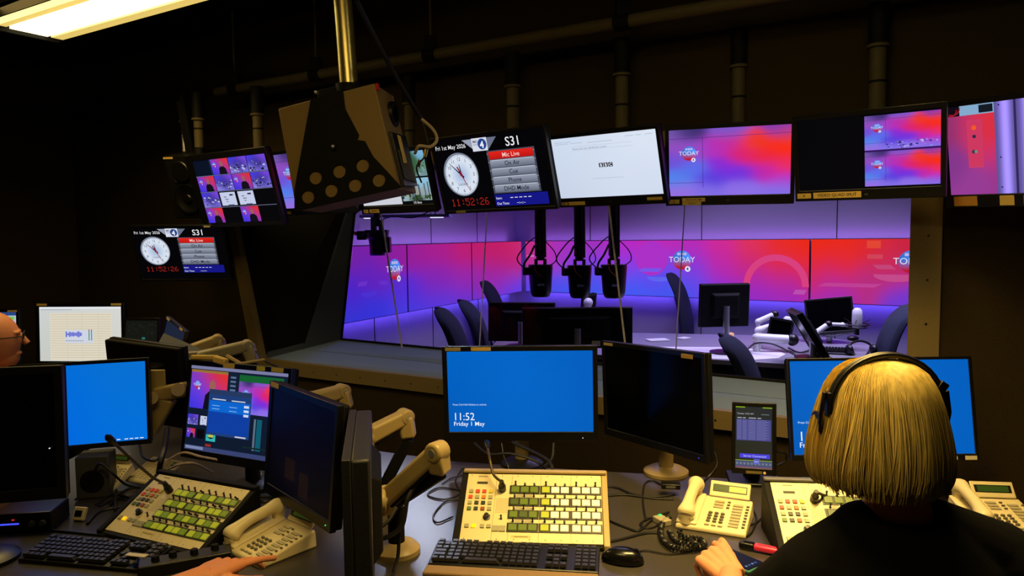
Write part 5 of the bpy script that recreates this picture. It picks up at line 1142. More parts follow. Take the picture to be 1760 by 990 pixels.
    for bi, x0 in enumerate((36.6, 59.2, 81.6)):
        mt = {'g': KG, 'l': KL, 'm': KGL}[keys[bi]]
        for ri, y in enumerate(rows):
            put('key_frame', 'frame'+str(w), mk_bez, BLACK, x0+7, y)
            for ci in range(3):
                x = x0+7*ci; m2 = mt
                if mt is KG and (ri*3+ci) in (3, 7): m2 = KGD
                if mt is KL and bi == 1 and ci == 0: m2 = KGL
                if mt is KGL and (bi*7+ri+ci*2) % 5 > 2: m2 = KG
                put('display_key', 'key'+str(w), mk_key, m2, x, y)
                put('toggle', 'tog', mk_tog, BLACK, x, y-5.1 if ri else y-4.6, 0, random.choice((0, 180, 0)))
                if ri and ci < 2: put('designation_plate', 'plate'+str(w), mk_plate, SB['g'] if keys[bi] != 'l' else CREAM, x+3.5, y-5.2)
    cols = [['g', 'r', 'r', 'y'], ['r', 'g', 'o', 'g'], ['g', 'k', 'k', 'g'], ['G', 'k', 'b', 'g']]
    for r in range(4):
        for c in range(4): put('small_button', 'sbkey', mk_sb, SB[cols[r][c]], 4+c*4.9, H*(.28+.087*r), 0)
    for i, x in enumerate((4, 8.8, 15, 19.6)): put('small_button', 'sbkey', mk_sb, YL if i == 1 else SB['g'], x, H*.79)
    for x in (24.4, 29.4): put('wide_button', 'wbkey', lambda: MB().box((0, 0, .003), (4.6*U, 4.6*U, .004)), SB['g'], x, H*.82)
    b = MB(); b.lathe([(.0105, 0), (.0105, .003), (.0075, .004), (.0065, .013), (0, .0135)], n=20); o = b.build('volume_knob', BLACK, t); o.matrix_basis = Matrix.Translation(P(17.5, H*.66, .0015)) @ Matrix.Rotation(a, 4, 'X')
    put('toggle', 'tog', mk_tog, BLACK, 28, H*.68)
    return t, P
def goose(t, P, x, H, pts, r=.004):
    """gooseneck microphone plugged into the face plate; pts are world points away from the socket"""
    w2 = t.matrix_world.inverted() if False else t.matrix_basis.inverted()
    g = MB(); base = P(x, H*.25, .0015); up = (P(x, H*.25, .05)-base).normalized(); g.cyl(base, base+up*.018, .011, 16); g.cyl(base+up*.018, base+up*.04, .009, 14, .006); o = g.build('gooseneck_socket', BLACK, t)
    q = [base+up*.035]+[w2 @ Vector(p) for p in pts]; sp_ = spline(q, 10); MB().tube(sp_, r, 8).build('gooseneck', mat('dark_bronze', (70, 58, 34), .45, .3), o)
    e = sp_[-1]; d_ = (sp_[-1]-sp_[-3]).normalized(); MB().tube([e-d_*.004, e+d_*.012, e+d_*.032, e+d_*.042], [.005, .0095, .0095, .004], 14).build('microphone_head', BLACK, o)
MC1 = Matrix.Translation((.031+.0108, 1.905, ZD)) @ Matrix.Rotation(radians(-5), 4, 'Z')
t, P = console('intercom console in the middle with bright lit keys', MC1, 32.1)
goose(t, P, 27, 59, [atY(848, 815, 2.07), atY(842, 790, 2.1), atY(838, 770, 2.16)])
fx = Vector((-.967, 2.041, .791)); yv = radians(-24.9); aa = radians(28.9)
c2 = fx+Vector((sin(yv), -cos(yv), 0))*(.11*cos(aa))
MC2 = Matrix.Translation((c2.x, c2.y, ZD)) @ Matrix.Rotation(yv, 4, 'Z')
t, P = console('turned intercom console with green keys on the left desk', MC2, 28.9, .37, .215, 'mmm', BLACKM)
goose(t, P, 27, 58, [atY(262, 820, 2.08), atY(225, 788, 2.0), atY(197, 762, 1.94)])
f3 = atZ(1352, 955, ZD+.014); MC3 = Matrix.Translation((f3.x, f3.y, ZD)) @ Matrix.Rotation(radians(-7), 4, 'Z') @ Matrix.Translation((.39/2, 0, 0))
t, P = console('intercom console partly hidden by the seated woman', MC3, 33, keys='ggg', rim=GREYP)
goose(t, P, 27, 59, [atY(1424, 852, 1.96), atY(1432, 838, 1.98), atY(1462, 826, 2.0)])
# ---------------- keyboards
M, w = on2((735, 975), (1029, 991), ZD); K1 = keyb('keyboard', 'black keyboard with tan wrist rest below the middle console', M, w, .115, 6, 23, wrist=True)
M, w = on2((36, 968), (240, 986), ZD); keyb('keyboard', 'black keyboard lying in the dark at the far left', M, w+.02, .12, 6, 22)
o = MB().box((0, 0, 0), (.058, .016, .002)).build('label_strip', CREAM); M_ = on2((216, 952), (254, 956), ZD+.034); o.matrix_world = M_[0]; tag(o, 'cream label strip stuck on the left keyboard', 'label')
# ---------------- telephones
PHK = mat('grey_telephone_key', (92, 88, 74), .5); PHL = mat('telephone_key_strip', (160, 152, 122), .5); LCD = mat('green_lcd', (40, 60, 26), .25, emit=(60, 84, 24), estr=.35); LCDL = mat('lit_lcd', (150, 160, 50), .25, emit=(220, 214, 90), estr=.7)
def phone(label, M, off_hook=False, lit=False):
    t = thing('desk_telephone', label, 'telephone', M)
    b = MB(); b.add([(-.105, 0, 0), (.105, 0, 0), (.105, .19, 0), (-.105, .19, 0), (-.102, .002, .016), (.102, .002, .016), (.102, .188, .052), (-.102, .188, .052)], [(3, 2, 1, 0), (4, 5, 6, 7), (0, 1, 5, 4), (1, 2, 6, 5), (2, 3, 7, 6), (3, 0, 4, 7)]); b.build('body', CREAM, t, bevel=.006, segs=3)
    an = math.atan2(.036, .186)
    def S_(x, y, z=0): return Matrix.Translation((x, y, .016+y*.1935+z)) @ Matrix.Rotation(an, 4, 'X')
    b = MB(); b.box((0, 0, 0), (.062, .18, .010)); b.build('handset_cradle', CREAM, t, bevel=.004).matrix_basis = S_(-.072, .095, .002)
    sp_ = spline([(-.074, .012, .040), (-.074, .03, .056), (-.074, .075, .074), (-.074, .12, .082), (-.074, .165, .088), (-.074, .188, .078)], 6); n = len(sp_)
    rr = [.017+.010*math.exp(-((i/(n-1)-.12)/.13)**2)+.010*math.exp(-((i/(n-1)-.88)/.13)**2) for i in range(n)]
    b = MB(); b.tube([(-.074+(p.x+.074), p.y, p.z) for p in sp_], rr, 18); b.ball(sp_[0], (rr[0]*.98, .012, rr[0]*.98), 16, 8); b.ball(sp_[-1], (rr[-1]*.98, .012, rr[-1]*.98), 16, 8); o = b.build('handset', CREAM, t)
    for i in (3, n-4): MB().cyl(Vector(sp_[i])-Vector((0, 0, .030)), Vector(sp_[i])-Vector((0, 0, .008)), .020, 18).build('ear_cap', CREAM, o)
    b = MB(); b.box((0, 0, 0), (.125, .006, .052)); o = b.build('display_flap', CREAM, t, bevel=.005); DM = Matrix.Translation((.03, .196, .074)) @ Matrix.Rotation(radians(-38), 4, 'X'); o.matrix_basis = DM
    MB().box((0, -.0034, .002), (.106, .001, .024)).build('display_rim', BLACK, t).matrix_basis = DM
    MB().box((-.026 if lit else 0, -.0038, .002), (.048 if lit else .09, .001, .018)).build('display', LCD, t).matrix_basis = DM
    if lit: MB().box((.024, -.0038, .002), (.052, .001, .018)).build('display', LCDL, t).matrix_basis = DM
    k0 = None
    for r in range(4):
        for c in range(3):
            if k0 is None: k0 = MB().lathe([(.0065, 0), (.0065, .003), (.005, .0045), (0, .005)], n=12, sx=1, sy=.72).build('number_key', PHK, t); o = k0
            else: o = k0.copy(); COL.objects.link(o); o.parent = t
            o.matrix_basis = S_(-.012+c*.0185, .038+r*.0155, .001)
    k0 = None
    for i in range(3):
        o = MB().box((0, 0, .002), (.014, .006, .003)).build('function_key', PHL, t, bevel=.001); o.matrix_basis = S_(-.012+i*.0195, .018, .001)
    for (x, n_, y0) in ((.005, 3, .122), (.063, 8, .028)):
        for i in range(n_):
            o = MB().box((0, 0, .001), (.030, .010, .0015)).build('name_strip', PHL, t); o.matrix_basis = S_(x, y0+i*.0165, .001)
            o = MB().box((0, 0, .002), (.009, .0045, .003)).build('line_key', PHK, t); o.matrix_basis = S_(x+.029, y0+i*.0165, .001)
    return t
M, w = on2((1158, 908), (1284, 928), ZD); sc_ = w/.215
phone('cream desk telephone right of centre with half lit display', M @ Matrix.Scale(sc_, 4), lit=True)
M, w = on2((369, 945), (457, 981), ZD); phone('cream desk telephone on the left being dialled by a hand', M @ Matrix.Rotation(radians(-4), 4, 'Z') @ Matrix.Scale(.92, 4))
M = Matrix.Translation(atZ(1745, 925, ZD)) @ Matrix.Rotation(radians(-8), 4, 'Z'); phone('cream desk telephone cut by the photo edge behind the woman', M @ Matrix.Scale(.95, 4))
Rx = Matrix.Rotation(radians(22), 4, 'X')
M = Matrix.Translation(atZ(165, 846, ZD+.002)) @ Matrix.Rotation(radians(-14), 4, 'Z') @ Rx @ Matrix.Scale(.62, 4); phone('small cream telephone propped below the blue monitor', M)
M = Matrix.Translation(atZ(243, 836, ZD+.002)) @ Matrix.Rotation(radians(-24), 4, 'Z') @ Rx
t = thing('cream_key_panel', 'cream printed key panel propped under the bent arm', 'panel', M)
MB().box((0, .065, .012), (.15, .13, .014)).build('panel_body', CREAM, t, bevel=.01, segs=3)
d = Disp(.14, .12, 0, .0001)
for r in range(12):
    for c in range(5): d.rect(5+c*15, 6+r*6.4, 15+c*15, 7.4+r*6.4, (96, 84, 48), up=False)
for r in range(7): d.rect(82, 8+r*9, 92, 13+r*9, (60, 120, 50), up=False)
d.b.build('printed_lines', M_PRINT, t).matrix_basis = Matrix.Translation((0, .065, .020)) @ Matrix.Rotation(-pi/2, 4, 'X')
# coiled handset cord
def coil(name, label, path, R, r, turns, m=CABLE):
    sp_ = spline(path, 60); n = turns*10; pts = []
    L_ = [0]
    for i in range(1, len(sp_)): L_.append(L_[-1]+(sp_[i]-sp_[i-1]).length)
    for i in range(n+1):
        s_ = L_[-1]*i/n; j = max(k for k in range(len(L_)) if L_[k] <= s_+1e-9); j = min(j, len(sp_)-2)
        f = (s_-L_[j])/max(1e-9, L_[j+1]-L_[j]); p = sp_[j].lerp(sp_[j+1], f); tg = (sp_[j+1]-sp_[j]).normalized(); u = tg.cross(Vector((0, 0, 1))).normalized(); v = u.cross(tg)
        a = 2*pi*i/10; pts.append(p+(u*cos(a)+v*sin(a))*R)
    o = MB().tube(pts, r, 5).build(name, m, None, origin=tuple(pts[0])); return tag(o, label, 'cord')
zc = ZD+.010
coil('handset_cord', 'black coiled handset cord heaped in front of the telephone', [atZ(1168, 908, ZD+.03), atZ(1172, 922, zc), atZ(1205, 928, zc), atZ(1206, 940, zc), atZ(1165, 943, zc+.004), atZ(1140, 930, zc), atZ(1136, 905, zc), atZ(1150, 888, zc)], .0060, .0031, 44)
coil('handset_cord', 'inner loop of coiled black cord by the telephone', [atZ(1150, 915, zc+.002), atZ(1165, 932, zc+.012), atZ(1195, 936, zc+.014), atZ(1180, 926, zc+.014)], .0055, .0030, 18)
# ---------------- mouse, marker, phone, boxes
p = atZ(1070, 966, ZD); t = thing('computer_mouse', 'black computer mouse right of the middle keyboard', 'mouse', Matrix.Translation(p) @ Matrix.Rotation(radians(75), 4, 'Z'))
b = MB(); n, m = 20, 9; prof = []
for j in range(m): 
    ph = pi/2*j/(m-1); prof.append((cos(ph)**.7, sin(ph)))
vs = []; fs = []
for j, (rr, hh) in enumerate(prof):
    for k in range(24): a = 2*pi*k/24; vs.append((.030*rr*cos(a)*(1-.12*sin(a)), .055*rr*sin(a), .004+.034*hh*(1+.08*sin(a)*0)))
for j in range(m-1):
    for k in range(24): fs.append((j*24+k, j*24+(k+1) % 24, (j+1)*24+(k+1) % 24, (j+1)*24+k))
fs.append(tuple(range(23, -1, -1))); b.add(vs, fs); b.build('shell', mat('glossy_black', (10, 10, 11), .22), t)
MB().cyl((-.004, -.034, .030), (.004, -.034, .030), .009, 12).build('scroll_wheel', BLACK, t)
a_, c_ = atZ(1270, 934, ZD+.012), atZ(1340, 948, ZD+.012); dd = (c_-a_); t = thing('highlighter', 'pink highlighter pen with black cap lying on the desk', 'highlighter', Matrix.Translation((a_+c_)/2) @ Matrix.Rotation(atan2(dd.y, dd.x), 4, 'Z')); hl = dd.length/2
b = MB(); b.box((hl*.38, 0, 0), (hl*1.24, .022, .016)); b.build('barrel', PINK, t, bevel=.005, segs=3); b = MB(); b.box((-hl*.6, 0, 0), (hl*.75, .023, .017)); b.build('cap', BLACK, t, bevel=.004, segs=3)
b = MB(); b.box((-hl*.5, .0, .010), (hl*.5, .006, .003)); b.build('clip', BLACK, t)
d = Disp(.045, .012, 0, .0001); d.rect(10, 8, 80, 20, (120, 20, 40)); d.b.build('print', M_PRINT, t).matrix_basis = Matrix.Translation((hl*.3, 0, .0083)) @ Matrix.Rotation(-pi/2, 4, 'X')
pm = atZ(1260, 960, ZD+.006); _q = atZ(1287, 974, ZD)-atZ(1218, 944, ZD); t = thing('smartphone', 'smartphone in a teal case with dark screen by the hand', 'smartphone', Matrix.Translation(pm) @ Matrix.Rotation(atan2(_q.y, _q.x)+pi/2, 4, 'Z'))
b = MB(); b.box((0, 0, 0), (.074, .150, .010)); b.build('case', TEAL, t, bevel=.004, segs=3); pass
b = MB(); b.box((0, 0, .0052), (.068, .144, .001)); b.build('glass', mat('phone_glass', (8, 9, 14), .15), t, bevel=.0004)
d = Disp(.06, .135, 0, .0001); d.rect(0, 0, 100, 225, (8, 14, 34)); 
for i in range(4): d.rect(12+i*20, 200, 22+i*20, 210, (60, 110, 170) if i % 2 else (120, 150, 190), up=(i == 0))
d.text('11:52', 50, 40, 18, (90, 110, 150), 'CENTER'); d.build('picture', t).matrix_basis = Matrix.Translation((0, 0, .0059)) @ Matrix.Rotation(-pi/2, 4, 'X')
p = atZ(1037, 900, ZD); t = thing('switch_box', 'small black switch box with red lights beside the middle console', 'switch box', Matrix.Translation(p) @ Matrix.Rotation(radians(-6), 4, 'Z'))
b = MB(); b.add([(-.018, -.02, 0), (.018, -.02, 0), (.018, .075, 0), (-.018, .075, 0), (-.018, -.02, .03), (.018, -.02, .03), (.018, .075, .045), (-.018, .075, .045)], [(3, 2, 1, 0), (4, 5, 6, 7), (0, 1, 5, 4), (1, 2, 6, 5), (2, 3, 7, 6), (3, 0, 4, 7)]); b.build('case', BLACK, t, bevel=.003)
for (x, y, c, r) in ((.003, .058, 'y', .007), (.003, .036, 'G', .006), (.004, .016, 'r', .009), (-.011, .0, 'r', .005)):
    MB().box((x, y, .033+y*.158+.002), (r*1.8, r*1.6, .004)).build('button', mat('red_lit', (220, 30, 20), .4, emit=(230, 40, 30), estr=.7) if c == 'r' else (CREAM if c == 'y' else SB['G']), t)
p = atZ(1138, 900, ZD); t = thing('power_adapter', 'small pale adapter with a green light left of the telephone', 'adapter', Matrix.Translation(p) @ Matrix.Rotation(radians(25), 4, 'Z'))
MB().box((0, 0, .009), (.032, .05, .018)).build('case', mat('dull_putty', (150, 142, 118)), t, bevel=.003); MB().box((.004, .016, .020), (.008, .006, .003)).build('light', mat('led_green', (0, 0, 0), emit=(60, 255, 120), estr=1), t)
p = atZ(1165, 845, ZD); t = thing('black_box', 'small black box on the round stand base of the switched off monitor', 'box', Matrix.Translation(p+Vector((-.03, -.03, .024))) @ Matrix.Rotation(radians(-10), 4, 'Z')); MB().box((0, 0, .008), (.06, .035, .016)).build('case', BLACK, t, bevel=.002); MB().box((0, -.018, .008), (.03, .001, .006)).build('port', GREYP, t)
p = atZ(134, 896, ZD); t = thing('desk_timer', 'small square cream timer on the left desk', 'timer', Matrix.Translation(p) @ Matrix.Rotation(radians(-12), 4, 'Z') @ Matrix.Rotation(radians(-25), 4, 'X')); MB().box((0, 0, .022), (.038, .014, .040)).build('case', CREAM, t, bevel=.003); MB().box((0, -.0075, .022), (.024, .001, .018)).build('display', GLOSS, t)
p = atZ(140, 880, ZD); t = thing('desk_loudspeaker', 'grey box loudspeaker beside the switched off monitor at left', 'loudspeaker', Matrix.Translation(p+Vector((-.04, .16, 0))) @ Matrix.Rotation(radians(14), 4, 'Z'))
MB().box((0, 0, .07), (.10, .09, .14)).build('cabinet', mat('dark_grey_cabinet', (60, 60, 62), .6), t, bevel=.005); o = MB().lathe([(0, 0), (.03, .001), (.036, .005)], n=22).build('cone', BLACK, t); o.matrix_basis = Matrix.Translation((0, -.046, .06)) @ Matrix.Rotation(radians(90), 4, 'X')
p = atZ(40, 915, ZD); t = thing('headphone_amplifier', 'black box with blue and red lights at the left photo edge', 'audio box', Matrix.Translation(p) @ Matrix.Rotation(radians(8), 4, 'Z')); MB().box((0, .05, .03), (.16, .12, .06)).build('case', BLACK, t, bevel=.004)
MB().box((-.03, -.011, .03), (.05, .002, .004)).build('blue_lights', mat('led_blue', (0, 0, 0), emit=(70, 80, 255), estr=1.2), t); MB().box((-.02, -.011, .042), (.006, .002, .004)).build('red_light', mat('red_lit', (0, 0, 0)), t)
for i in (0, 1): MB().cyl((.03+i*.03, -.02, .03), (.03+i*.03, -.01, .03), .008, 14).build('knob', GREYP, t)
a_ = atZ(300, 975, ZD); t = thing('button_box', 'dark control box with knobs between left keyboard and telephone', 'control box', Matrix.Translation(a_+Vector((.03, .0, 0))) @ Matrix.Rotation(radians(24), 4, 'Z'))
MB().box((0, 0, .016), (.22, .06, .032)).build('case', BLACK, t, bevel=.004)
for i, x in enumerate((-.07, -.03, .02, .07)):
    MB().lathe([(.010, 0), (.009, .012), (0, .013)], n=16).build('knob', BLACKM, t).matrix_basis = Matrix.Translation((x, .008*(i % 2), .032))
# ---------------- cables on and behind the desk
def zc_(*pts, z=ZD+.004): return [atZ(p[0], p[1], p[2] if len(p) > 2 else z) for p in pts]
cabs = [
 ('thin black cable looping left of the middle console', zc_((790, 842), (755, 838), (735, 850), (760, 858), (785, 852), (800, 838)), .0028),
 ('thin black cable in a tall loop at the left of the middle console', zc_((792, 846), (783, 825), (795, 805), (798, 815), (775, 822), (760, 832)), .0022),
 ('grey black cable curving down the pale patch of desk', zc_((790, 858), (765, 862), (745, 885), (752, 898), (778, 888)), .0026),
 ('thick black cable hanging behind the middle console', [atY(880, 760, 2.50), atY(940, 790, 2.42), atY(945, 815, 2.38), atZ(900, 822, ZD+.01)], .0055),
 ('black cable dropping from the right end of the blue lock screen', [atY(952, 762, 2.55), atY(948, 790, 2.5), atY(925, 808, 2.45), atZ(880, 826, ZD+.01)], .006),
 ('black cable slung under the blue lock screen', [atY(815, 762, 2.52), atY(840, 780, 2.48), atY(880, 780, 2.46), atY(925, 795, 2.44), atZ(948, 822, ZD+.01)], .0045),
 ('thin black cable falling beside the middle monitor stand', [atY(862, 762, 2.5), atY(866, 785, 2.46), atY(874, 805, 2.42), atZ(876, 825, ZD+.01)], .003),
 ('black cables running from the middle console to the telephone, upper one', zc_((1030, 835), (1060, 838), (1090, 850), (1130, 853), (1160, 850)), .0035),
 ('black cable running from the middle console to the telephone, lower one', zc_((1030, 855), (1070, 850), (1120, 856), (1158, 858)), .0035),
 ('black cable rising over the round stand base', zc_((1110, 895), (1105, 860), (1108, 832), (1122, 826), (1142, 836)), .003),
 ('black cable across the desk in front of the switch box', zc_((1028, 935), (1070, 926), (1110, 916), (1135, 916)), .0035),
 ('black cable from the switch box towards the adapter', zc_((1048, 895), (1075, 906), (1098, 912), (1115, 898), (1128, 888), (1150, 880)), .003),
 ('tangle of thin black cable beside the adapter', zc_((1100, 910), (1108, 893), (1125, 890), (1130, 902), (1112, 908), (1100, 900), (1118, 890)), .0022),
 ('thin cable tail of the computer mouse', zc_((1092, 950), (1110, 946), (1150, 952), (1190, 948)), .002),
 ('black cable right of the telephone', zc_((1292, 872), (1300, 890), (1293, 912), (1284, 922)), .0028),
 ('black cable between telephone and the partly hidden console', zc_((1288, 902), (1300, 898), (1320, 880), (1342, 862)), .0028),
 ('black looped cables right of the switched off monitor', [atY(1210, 770, 2.5), atY(1228, 778, 2.48), atY(1232, 800, 2.46), atY(1215, 822, 2.44), atZ(1205, 832, ZD+.01)], .0045),
 ('thin black cable right of the small touch screen', [atY(1336, 776, 2.36), atY(1350, 780, 2.36), atY(1350, 792, 2.36), atY(1336, 800, 2.36)], .0035),
 ('black cable behind the stand of the small touch screen', zc_((1335, 828), (1365, 824), (1400, 820), (1425, 815)), .005),
 ('grey cable rising behind the partly hidden console', zc_((1380, 842), (1398, 832), (1410, 822), (1440, 806)), .004),
 ('black cable hooped before the small propped telephone', [atZ(140, 850, ZD+.01), atY(158, 820, 2.3), atY(172, 797, 2.3), atY(195, 815, 2.3), atY(215, 832, 2.35), atZ(235, 838, ZD+.01)], .004),
 ('black cable hanging under the blue monitor corner', [atY(240, 765, 2.35), atY(246, 785, 2.32), atY(262, 792, 2.3), atY(274, 786, 2.32), atY(286, 760, 2.4)], .004),
 ('black cable bundle below the bent arm', [atY(288, 735, 2.4), atY(283, 770, 2.35), atY(275, 800, 2.3), atZ(268, 838, ZD+.01)], .009),
 ('black tangled cable on the dark left desk', zc_((170, 870), (205, 856), (250, 850), (262, 842), (230, 838), (205, 848), (190, 868)), .004),
 ('second tangled black cable on the left desk', zc_((150, 900), (170, 880), (200, 872), (230, 865)), .0045),
 ('black cable strung along the front of the left console', zc_((75, 910), (125, 915), (180, 920), (215, 917), (240, 926)), .0035),
 ('black cable drooping from the nearest tan arm', [atY(640, 900, 1.78), atY(655, 925, 1.76), atY(690, 905, 1.76), atY(700, 860, 1.78), atY(712, 838, 1.8)], .006),
 ('black cable wound round the nearest arm post', [atY(625, 905, 1.76), atY(648, 908, 1.75), atY(668, 895, 1.76), atY(682, 872, 1.78)], .005),
 ('black cable hanging down to the tan arm base', [atY(690, 880, 1.8), atY(686, 920, 1.78), atY(684, 955, 1.77), atZ(676, 985, ZD+.01)], .005),
 ('black cable behind the nearest arm post', [atY(640, 940, 1.8), atY(628, 915, 1.8), atY(640, 890, 1.82), atY(652, 880, 1.84)], .005),
 ('black cable along the turned dark monitor foot', zc_((425, 850), (450, 862), (475, 858), (500, 870)), .005)]
for lab, pts, r in cabs: cable('desk_cable', pts, r, lab)
for lab, pts in (('beige cable arching behind the left console', [atY(262, 832, 2.3), atY(290, 806, 2.28), atY(330, 796, 2.25), atZ(365, 812, ZD+.03)]), ('second beige cable under the production software monitor', [atY(290, 790, 2.3), atY(315, 778, 2.28), atY(345, 785, 2.25), atY(372, 790, 2.2)]),
                 ('pale cable scrap left of the turned dark monitor', zc_((440, 806), (447, 812), (448, 820)))):
    cable('desk_cable', pts, .004, lab, BEIGEC)
for i in range(9):
    x0 = 130+i*34; zz = ZD+.006+.004*(i % 3); random.seed(i)
    cable('desk_cable', zc_(*[(x0+random.uniform(-30, 60)*k_/3+k_*14, 842+random.uniform(-6, 24)+(i % 3)*6, zz) for k_ in range(4)]), random.choice((.003, .004, .005)), 'black cable in the tangle behind the left console', group='tangled cables behind the left console')

# ================================================================== PEOPLE
def hand(b, W, d, n, curls, thumb=(.45, .55, .15), spread=.10, sc=1.0, tcurl=.25, side=1, fcurl=(.55, .8, .5)):
    """W wrist, d finger direction, n back-of-hand normal; thumb side = side * d x n; curls per finger 0..1.6 (radians at the knuckle)"""
    W, d, n = Vector(W), Vector(d).normalized(), Vector(n).normalized(); n = (n-d*n.dot(d)).normalized(); s = d.cross(n)*side
    base = [(.030, .090, (.044, .026, .020), .0088), (.010, .094, (.049, .030, .021), .0090), (-.010, .090, (.045, .028, .020), .0084), (-.028, .082, (.035, .021, .018), .0074)]
    for i, (o_, L_, seg, r) in enumerate(base):
        k = W+s*(o_*sc)+d*(L_*sc); b.tube([W+s*(o_*.55*sc)-d*.005, W+s*o_*.8*sc+d*L_*.5*sc+n*.002, k], [.0155*sc, .0150*sc, .0115*sc], 12); b.ball(k, .0118*sc, 12, 8)
        dd = (d+s*(1.2-i)*spread*.6).normalized(); ang = 0; p = k; nn = n
        ax = s.normalized(); cc = curls[i]
        for j, Ls in enumerate(seg):
            th = cc*fcurl[j]*1.2
            R = Matrix.Rotation(-th*side, 3, ax); dd = (R @ dd).normalized(); q = p+dd*Ls*sc
            b.tube([p, q], [r*sc*(1-.07*j), r*sc*(.95-.1*j)], 12); b.ball(p, r*sc*(1.04-.07*j), 12, 8); p = q
        b.ball(p, r*sc*.80, 12, 8)
    # thumb leaves the side of the palm near its base
    p = W+s*.020*sc+d*.018*sc-n*.004*sc; td = (s*thumb[0]+d*thumb[1]-n*thumb[2]).normalized()
    b.tube([W+s*.01*sc-n*.003, p], [.015*sc, .0155*sc], 12)
    for j, (Ls, r) in enumerate(((.044, .0135), (.032, .0108), (.026, .0098))):
        q = p+td*Ls*sc; b.tube([p, q], [r*sc, r*.9*sc], 12); b.ball(p, r*sc*1.02, 12, 8); b.ball(q, r*.9*sc, 12, 8); p = q
        td = (td+d*tcurl-s*tcurl*.6).normalized()
    b.ball(p, .0088*sc, 12, 8); return b
def limb(b, pts, rs, n=16):
    for i in range(len(pts)-1): b.tube([pts[i], pts[i+1]], [rs[i], rs[i+1]], n); b.ball(pts[i], rs[i], n, 10)
    b.ball(pts[-1], rs[-1], n, 10); return b
def remesh(o, vox, smooth=6):
    m = o.modifiers.new('skin', 'REMESH'); m.mode = 'VOXEL'; m.voxel_size = vox; m.use_smooth_shade = True
    s_ = o.modifiers.new('smooth', 'SMOOTH'); s_.factor = .5; s_.iterations = smooth; return o
def bodyskin(b, name, parent, vox=.0035, smooth=6): return remesh(b.build(name, SKIN, parent), vox, smooth)
# ---- the woman
HC = Vector((.668, 1.315, 1.222)); hr = Vector((.074, .092, .108))
wp = thing('person', 'woman with a blonde bob, headset and black top seen from behind', 'person', Vector((.70, 1.30, .50))); o0 = Vector(wp.location)
b = MB(); V = lambda *p: Vector(p)-o0
b.ball(HC-o0, (hr.x, hr.y, hr.z), 32, 20); b.ball(HC-o0+Vector((0, .045, -.07)), (.052, .05, .045), 20, 12)
face = HC-o0+Vector((0, .092, -.01)); b.tube([face+Vector((0, -.01, .03)), face+Vector((0, .020, -.018))], [.007, .012], 10); b.ball(face+Vector((0, .016, -.018)), .012, 12, 8)
b.tube([face+Vector((-.022, -.012, -.052)), face+Vector((0, -.002, -.050)), face+Vector((.022, -.012, -.052))], .0055, 8)
for sx in (-1, 1): b.ball(face+Vector((sx*.030, -.016, .012)), (.014, .008, .010), 12, 8); b.ball(HC-o0+Vector((sx*.074, .005, -.012)), (.010, .018, .030), 14, 10)
limb(b, [V(.685, 1.30, 1.15), V(.70, 1.295, 1.06)], [.050, .058])
limb(b, [V(.56, 1.30, .965), V(.87, 1.30, .97)], [.04, .04]); limb(b, [V(.70, 1.30, .96), V(.71, 1.28, .75), V(.70, 1.24, .60)], [.07, .08, .10])
WL = Vector(atZ(1256, 990, ZD+.065)); 
limb(b, [V(.55, 1.30, .96), V(.43, 1.42, .80), WL-o0], [.04, .038, .0255])
limb(b, [V(.89, 1.30, .965), V(1.02, 1.45, .80), V(.98, 1.66, .79)], [.046, .038, .0255])
tipv = atZ(1190, 930, ZD+.07)-WL
hand(b, WL-o0, (tipv.x, tipv.y, .02), (-.25, -.25, .9), (.55, 1.05, 1.25, 1.3), thumb=(.30, .92, .0), sc=1.08, tcurl=.10)
hand(b, V(.98, 1.66, .79), (-.15, 1, -.05), (.1, 0, 1), (.35, .4, .45, .5), side=-1)
for sx in (-1, 1): limb(b, [V(.70+sx*.09, 1.26, .56), V(.70+sx*.11, 1.66, .52), V(.70+sx*.11, 1.72, .10)], [.080, .058, .042]); limb(b, [V(.70+sx*.11, 1.70, .05), V(.70+sx*.12, 1.86, .035)], [.035, .03])
bodyskin(b, 'body', wp, .0032, 3)
# black top
b = MB(); 
def ell(b, cs, n=36):
    vs = []; fs = []
    for (x, y, z, rx, ry) in cs:
        for k in range(n): vs.append(V(x+rx*cos(2*pi*k/n), y+ry*sin(2*pi*k/n), z))
    for i in range(len(cs)-1):
        for k in range(n): fs.append((i*n+k, i*n+(k+1) % n, (i+1)*n+(k+1) % n, (i+1)*n+k))
    fs += [tuple(range(n-1, -1, -1)), tuple(range((len(cs)-1)*n, len(cs)*n))]; b.add(vs, fs)
ell(b, [(.70, 1.24, .50, .20, .16), (.70, 1.25, .62, .185, .14), (.71, 1.27, .78, .17, .125), (.71, 1.285, .90, .185, .125), (.71, 1.295, .98, .185, .11), (.705, 1.30, 1.04, .13, .085), (.70, 1.303, 1.068, .095, .07)])
limb(b, [V(.56, 1.30, .945), V(.44, 1.41, .79), Vector((WL-o0))+Vector((-.02, -.11, -.01))], [.080, .056, .038]); limb(b, [V(.89, 1.30, .96), V(1.02, 1.45, .79), V(.985, 1.62, .79)], [.080, .058, .040])
limb(b, [V(.56, 1.30, .96), V(.645, 1.30, 1.03)], [.070, .055]); limb(b, [V(.89, 1.30, .975), V(.77, 1.30, 1.035)], [.070, .055])
remesh(b.build('black_top', CLOTH, wp), .006, 5)
b = MB()
for sx in (-1, 1): limb(b, [V(.70+sx*.09, 1.25, .56), V(.70+sx*.11, 1.66, .525), V(.70+sx*.11, 1.72, .12)], [.098, .075, .058])
remesh(b.build('black_trousers', CLOTH, wp), .008, 4)
